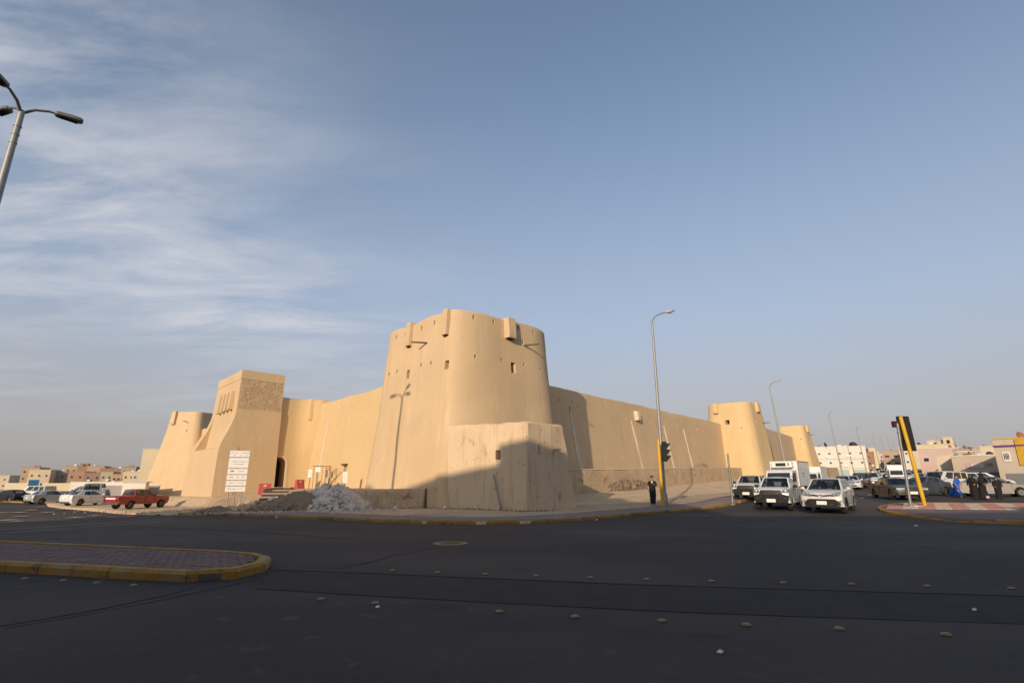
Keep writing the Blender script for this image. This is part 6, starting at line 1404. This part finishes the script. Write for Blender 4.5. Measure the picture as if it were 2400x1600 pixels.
house('distant hazy pink block closing the street', 235, 338, 13, 14, 3.2, 218, PK, 1, 5)
house('beige brown apartment block with balconies on the right side of the street', 127.6, 175.8, 7.1, 12, 6.9, 222, TN, 3, 3, win=(1.3, .6), band=True, sides=(), roof=(('dish', 4, 1.2, .6, 10, 'dishdark'), ('dish', 4, -1.3, .6, 10, 'dishdark'), ('room', 0, 0, 1.0)), ac=2)
house('small white house with white roof drum between the poles', 120.0, 161.1, 3.2, 9, 7.6, 222, WH, 3, 1, win=(.6, .6), roof=(('tank', 3, 0, 1.1), ('dish', 3, .9, .6, 30, 'dishdark')), sides=())
house('plain lit side wall of a narrow house behind the parked cars', 88.2, 115.7, 1.7, 9, 5.6, 224, CR, 2, 1, sides=(), win=(.01, .01))
house('yellow cream house with a tall stair room', 100.7, 126.0, 7.4, 11, 7.3, 222, YL, 3, 3, win=(.7, .7), roof=(('room', 3.0, -2.7, 2.2, 1.8), ('room', 2.0, -.2, 1.7, 3.0), ('tank', 3, .6, 1.3), ('mast', 4, -.8, 2.5), ('dish', 4, 2.8, .7, 30, 'dishdark')), ac=2, sides=())
house('pink house with white parapet band and grey window bays', 78.3, 97.1, 5.8, 9, 5.4, 222, PK, 2, 3, trim=WH, parapet=.8, sides=(), roof=(('dish', 3.5, -1.6, .7, 20), ('dish', 3.5, .6, .5, 30, 'dishdark')), ac=2, win=(.8, .7))
house('plain cream single storey house with rusty dishes on its roof', 58.7, 71.6, 2.2, 9, 3.7, 222, CR, 1, 1, win=(.01, .01), roof=(('dish', 3.6, .2, .42, 15), ('dish', 3.8, .85, .42, 40), ('dish', 3.0, -.6, .35, 70, 'dishdark')), sides=())
lh = house('long low beige shop with a faded purple banner and printed signs', 58.4, 66.7, 4.6, 9, 3.5, 224, (.46, .37, .29), 1, 1, win=(.01, .01), trim=WH, parapet=.35, sides=(), roof=(('dish', 3, -1.2, .42, 60, 'dishdark'), ('room', 2, 1.0, .9), ('dish', 3.6, .6, .45, 20), ('tank', 2.6, -.2, .7)))
a = MB(); a.box(4.53, -.25, 2.7, .05, 1.7, .62); bn = a.build('banner', mat('faded purple banner', (.33, .20, .27), .7, col2=(.48, .33, .33), vscale=2.5), lh)
for q in range(4): a = MB(); a.box(4.565, -.05, 2.51 + q * .12, .02, 1.1, .05); a.build('lettering', M['whitecloth'], bn)
a = MB(); a.box(4.53, 1.0, 2.75, .05, .65, .36); a.build('banner', M['print'], lh)
for q in range(5):
    a = MB(); a.box(4.53, -1.3 + q * .72, 1.35, .05, .62, .55); pn = a.build('printed_panel', M['signwhite'], lh)
    for t in range(3): a = MB(); a.box(4.565, -1.3 + q * .72, 1.2 + .15 * t, .02, .42, .06); a.build('lettering', M['print'], pn)
house('grey flat roofed house behind the purple banner', 70.1, 82.5, 2.0, 8, 4.7, 224, GR, 2, 1, sides=(), win=(.5, .4), roof=(('dish', 3, -.4, .7, 20), ('tank', 2, .4, .9), ('mast', 3, .6, 2)))
house('olive beige house behind the long low shop', 76.4, 87.4, 2.6, 8, 4.9, 224, OL, 2, 1, sides=(), win=(.5, .4), roof=(('dish', 3, .6, .55, 60, 'dishdark'), ('tank', 2, -.8, .8)))
house('cream house with small roof drum near the red sign', 68.6, 75.8, 2.0, 8, 4.9, 226, CR, 2, 1, sides=(), win=(.5, .5), roof=(('tank', 3, 0, .8), ('dish', 3, .6, .5, 30)))
# yellow shop at the right edge
yh = house('yellow and cream corner shop with grey shutters at the right edge', 54.9, 52.7, 8.3, 10, 4.9, 236, (.50, .42, .33), 2, 1, win=(.01, .01), parapet=.5, trim=(.55, .34, .03), sides=(), shop=True, roof=(('dish', 4, 2.2, .6, 20), ('tank', 3.5, 1.2, 1.0)))
a = MB(); a.box(5.08, .85, 3.9, .12, 6.6, 2.5); a.build('yellow_fascia', mat('orange yellow cladding', (.60, .33, .015), .6), yh)
a = MB(); a.box(5.16, 0, 4.55, .06, 8.3, .14); a.build('purple_stripe', mat('purple stripe', (.16, .04, .22), .6), yh)
a = MB(); a.box(5.06, -3.3, 3.5, .1, .55, .9); ps = a.build('poster', M['signwhite'], yh)
for q in range(4): MB().ell((5.13, -3.46 + q * .11, 3.5 + .05 * (q % 2)), (.02, .04, .38), 8, 6).build('printed_figure', M['black'], ps)
rs_ = thing('shop_sign', (52.2, 49.5, zg(52.2, 49.5)), az=226, label='tall red flag shaped sign at the corner of the yellow shop', cat='sign')
a = MB(); a.loft([[(0, y * .05 + t * .2, z) for y, z in ((-1, 2.4), (1, 2.4), (1, 4.7), (-1, 4.7))] for t in (0, 4)]); a.v = [(x * 1, y + (.35 if z > 3.5 else -.1), z) for x, y, z in a.v]; a.build('red_panel', mat('red sign', (.42, .02, .05), .5), rs_); a = MB(); a.tube((0, 0, 0), (0, 0, 4), .05, .06, 8); a.build('pole', M['steel'], rs_)
# bare lamp poles / masts among the town handled above
# left-hand town
L_ = [('pale tan low house at the left edge', -181.3, 189.8, 9.4, 10, 4.3, CR, 1, 3, ()), ('tall tan house with flat slab roof', -166.0, 187.1, 4.7, 10, 6.9, TN, 3, 2, (('room', 0, 0, 1.0),)),
      ('cream house with pale corner behind the black sedan', -139.6, 160.6, 5.0, 9, 5.6, YL, 2, 2, ()), ('grey beige house right of the pale corner house', -138.9, 166.4, 4.0, 9, 5.3, GR, 2, 1, (('tank', 0, 0, 1.0),)),
      ('brown square house with a small window', -128.5, 160.2, 3.9, 9, 5.1, (.36, .23, .155), 1, 1, ()), ('long reddish brown house', -123.0, 159.4, 4.2, 9, 4.8, (.28, .175, .135), 1, 1, ()), ('tan back row house with awning roof', -156.3, 191.9, 3.4, 10, 7.5, TN, 3, 1, (('tank', 0, 0, 1.2),)),
      ('tan back row house with tall stair tower', -153.3, 193.3, 3.7, 10, 7.4, BR, 2, 1, (('room', 3, 0, 1.4),)), ('tan back row house left of the olive house', -148.1, 192.4, 5.0, 10, 7.5, TN, 2, 2, (('tank', 2, 1, .9),)), ('wide brown back row house behind the olive one', -139.5, 188.7, 6.7, 10, 6.6, BR, 2, 3, (('tank', 3, -2, 1.1), ('room', 0, 1, .8))),
      ('olive house with overhanging slab roof', -115.8, 155.1, 2.8, 9, 4.9, OL, 1, 1, ()), ('small tan house right of the olive one', -113.2, 156.3, 2.9, 9, 4.3, TN, 1, 2, ()), ('pale yellow house with two bands', -109.9, 155.6, 2.7, 9, 5.0, YL, 2, 1, (('tank', 0, 0, .9),)), ('cream house with white drum near the tall wall', -105.5, 154.4, 4.4, 9, 5.0, CR, 2, 2, (('tank', 2, 1, 1.0),)),
      ('tan back house with flat awning', -129.4, 182.4, 4.1, 10, 7.0, TN, 3, 1, (('room', 2, 0, .8),))]
for l, x, y, w, d, h, c, f_, cc, rf in L_:
    hs_ = house(l, x, y, w, d, h, 155, c, max(2, f_), cc + 1, sides=(-1,), ac=1, roof=rf, group='houses across the left side', trim=(.33, .20, .14) if c in (TN, BR) else None, win=(.5, .6), parapet=.4)
house('tall narrow cream building beside the left fort tower', -69.9, 104.7, 2.7, 8, 8.3, 160, (.60, .50, .33), 3, 1, win=(.01, .01), sides=(), parapet=1.0, name='building', cat='building')
house('brown building with dark balcony behind the left fort tower', -70.4, 109.8, 3.4, 8, 8.0, 150, BR, 3, 1, win=(.7, .8), sides=(), name='building', cat='building', roof=(('mast', 0, 0, 2),))
def bwall(name, label, pts, h, col, t=.25):
    off = (*pts[0], 0); r = thing(name, off, label=label, cat='wall'); a = MB()
    for p, q in zip(pts, pts[1:]):
        d = Vector((q[0] - p[0], q[1] - p[1])); z = min(zg(*p), zg(*q)) - .2; a.box((p[0] + q[0]) / 2, (p[1] + q[1]) / 2, z + h / 2, d.length + t, t, h, math.atan2(d.y, d.x))
    a.build('wall_body', wm(col), r, off=off)
    a = MB()
    for p, q in zip(pts, pts[1:]):
        d = Vector((q[0] - p[0], q[1] - p[1])); z = min(zg(*p), zg(*q)) - .2; a.box((p[0] + q[0]) / 2, (p[1] + q[1]) / 2, z + h + .05, d.length + t * 1.6, t * 1.6, .1, math.atan2(d.y, d.x))
    a.build('coping', wm((.62, .58, .52)), r, off=off); return r
bwall('boundary_wall', 'white rendered boundary wall behind the white sedan', [(-77.5, 95), (-68.5, 95.6)], 2.45, (.62, .56, .50))
bwall('boundary_wall', 'long white wall behind the white sedan, its shade painted grey', [(-66.5, 84.0), (-54.8, 78.2), (-51.4, 78.6)], 2.0, (.30, .26, .25))  # shade on the white wall's face is put into its grey colour
bwall('boundary_wall', 'bright white wall end above the red pickup', [(-51.2, 75.2), (-53.4, 75.0)], 2.5, (.66, .60, .53), t=.8)  # sunlit end of the same white wall, given the lighter colour
bwall('boundary_wall', 'low grey wall running to the left fort tower', [(-66.5, 95.8), (-56, 94.5)], 2.3, (.42, .38, .36))
bwall('boundary_wall', 'yellowish garden wall below the left houses', [(-150, 160), (-128.5, 150), (-100, 146)], 2.0, (.50, .42, .28))
bs = thing('shop_sign', (-133, 150, zg(-133, 150)), az=140, label='small blue sign by the left houses', cat='sign')
a = MB(); a.box(0, 0, 1.6, .2, 2.2, 2.4); a.build('panel', mat('blue sign', (.02, .15, .34), .5), bs); a = MB(); a.tube((0, 0, 0), (0, 0, 2), .1, .1, 8); a.build('pole', M['steel'], bs)

# ------------------------------------------------------------------ street front on the near side (behind the viewpoint), casting the long evening shade
def block(label, x0, x1, h, col, yb=-14.0, depth=13, **k):
    f_ = max(1, int(h / 3.3)); return house(label, (x0 + x1) / 2, yb - depth / 2, x1 - x0 - .02, depth, h, 0, col, f_, max(2, int((x1 - x0) / 3.2)), parapet=.9, win=(1.3, 1.4), name='apartment_block', cat='building', shop=True, sides=(), **k)
SK = [(-75, -46.5, 12.4, TN), (-46.5, -30, 15.9, CR), (-30, -22.6, 14.85, GR), (-22.6, -10, 14.95, TN), (-10, 8, 11.6, CR), (8, 17, 12.4, BR), (17, 34, 19.5, CR), (34, 60, 16, TN)]
for i, (x0, x1, h, c) in enumerate(SK): c = tuple(.45 * q + .55 * p for q, p in zip(c, (.74, .68, .58))); block(['wide low block at the west end of the near street side', 'tall cream block on the near street side', 'narrow grey block on the near street side', 'tan block with a stair room on the near street side', 'low cream block directly behind the viewpoint', 'brown block right of the viewpoint', 'tallest cream block on the near street side', 'tan block at the east end of the near street side'][i], x0, x1, h - .18, c)  # wall colours paled so these unseen blocks bounce more light
rm = house('stair room on the roof of the tan near block', -15.9, -16.5, 4.4, 5, 1.4, 0, TN, 1, 1, name='roof_room', cat='building', z=14.4, win=(.8, .6), sides=(), parapet=.4)
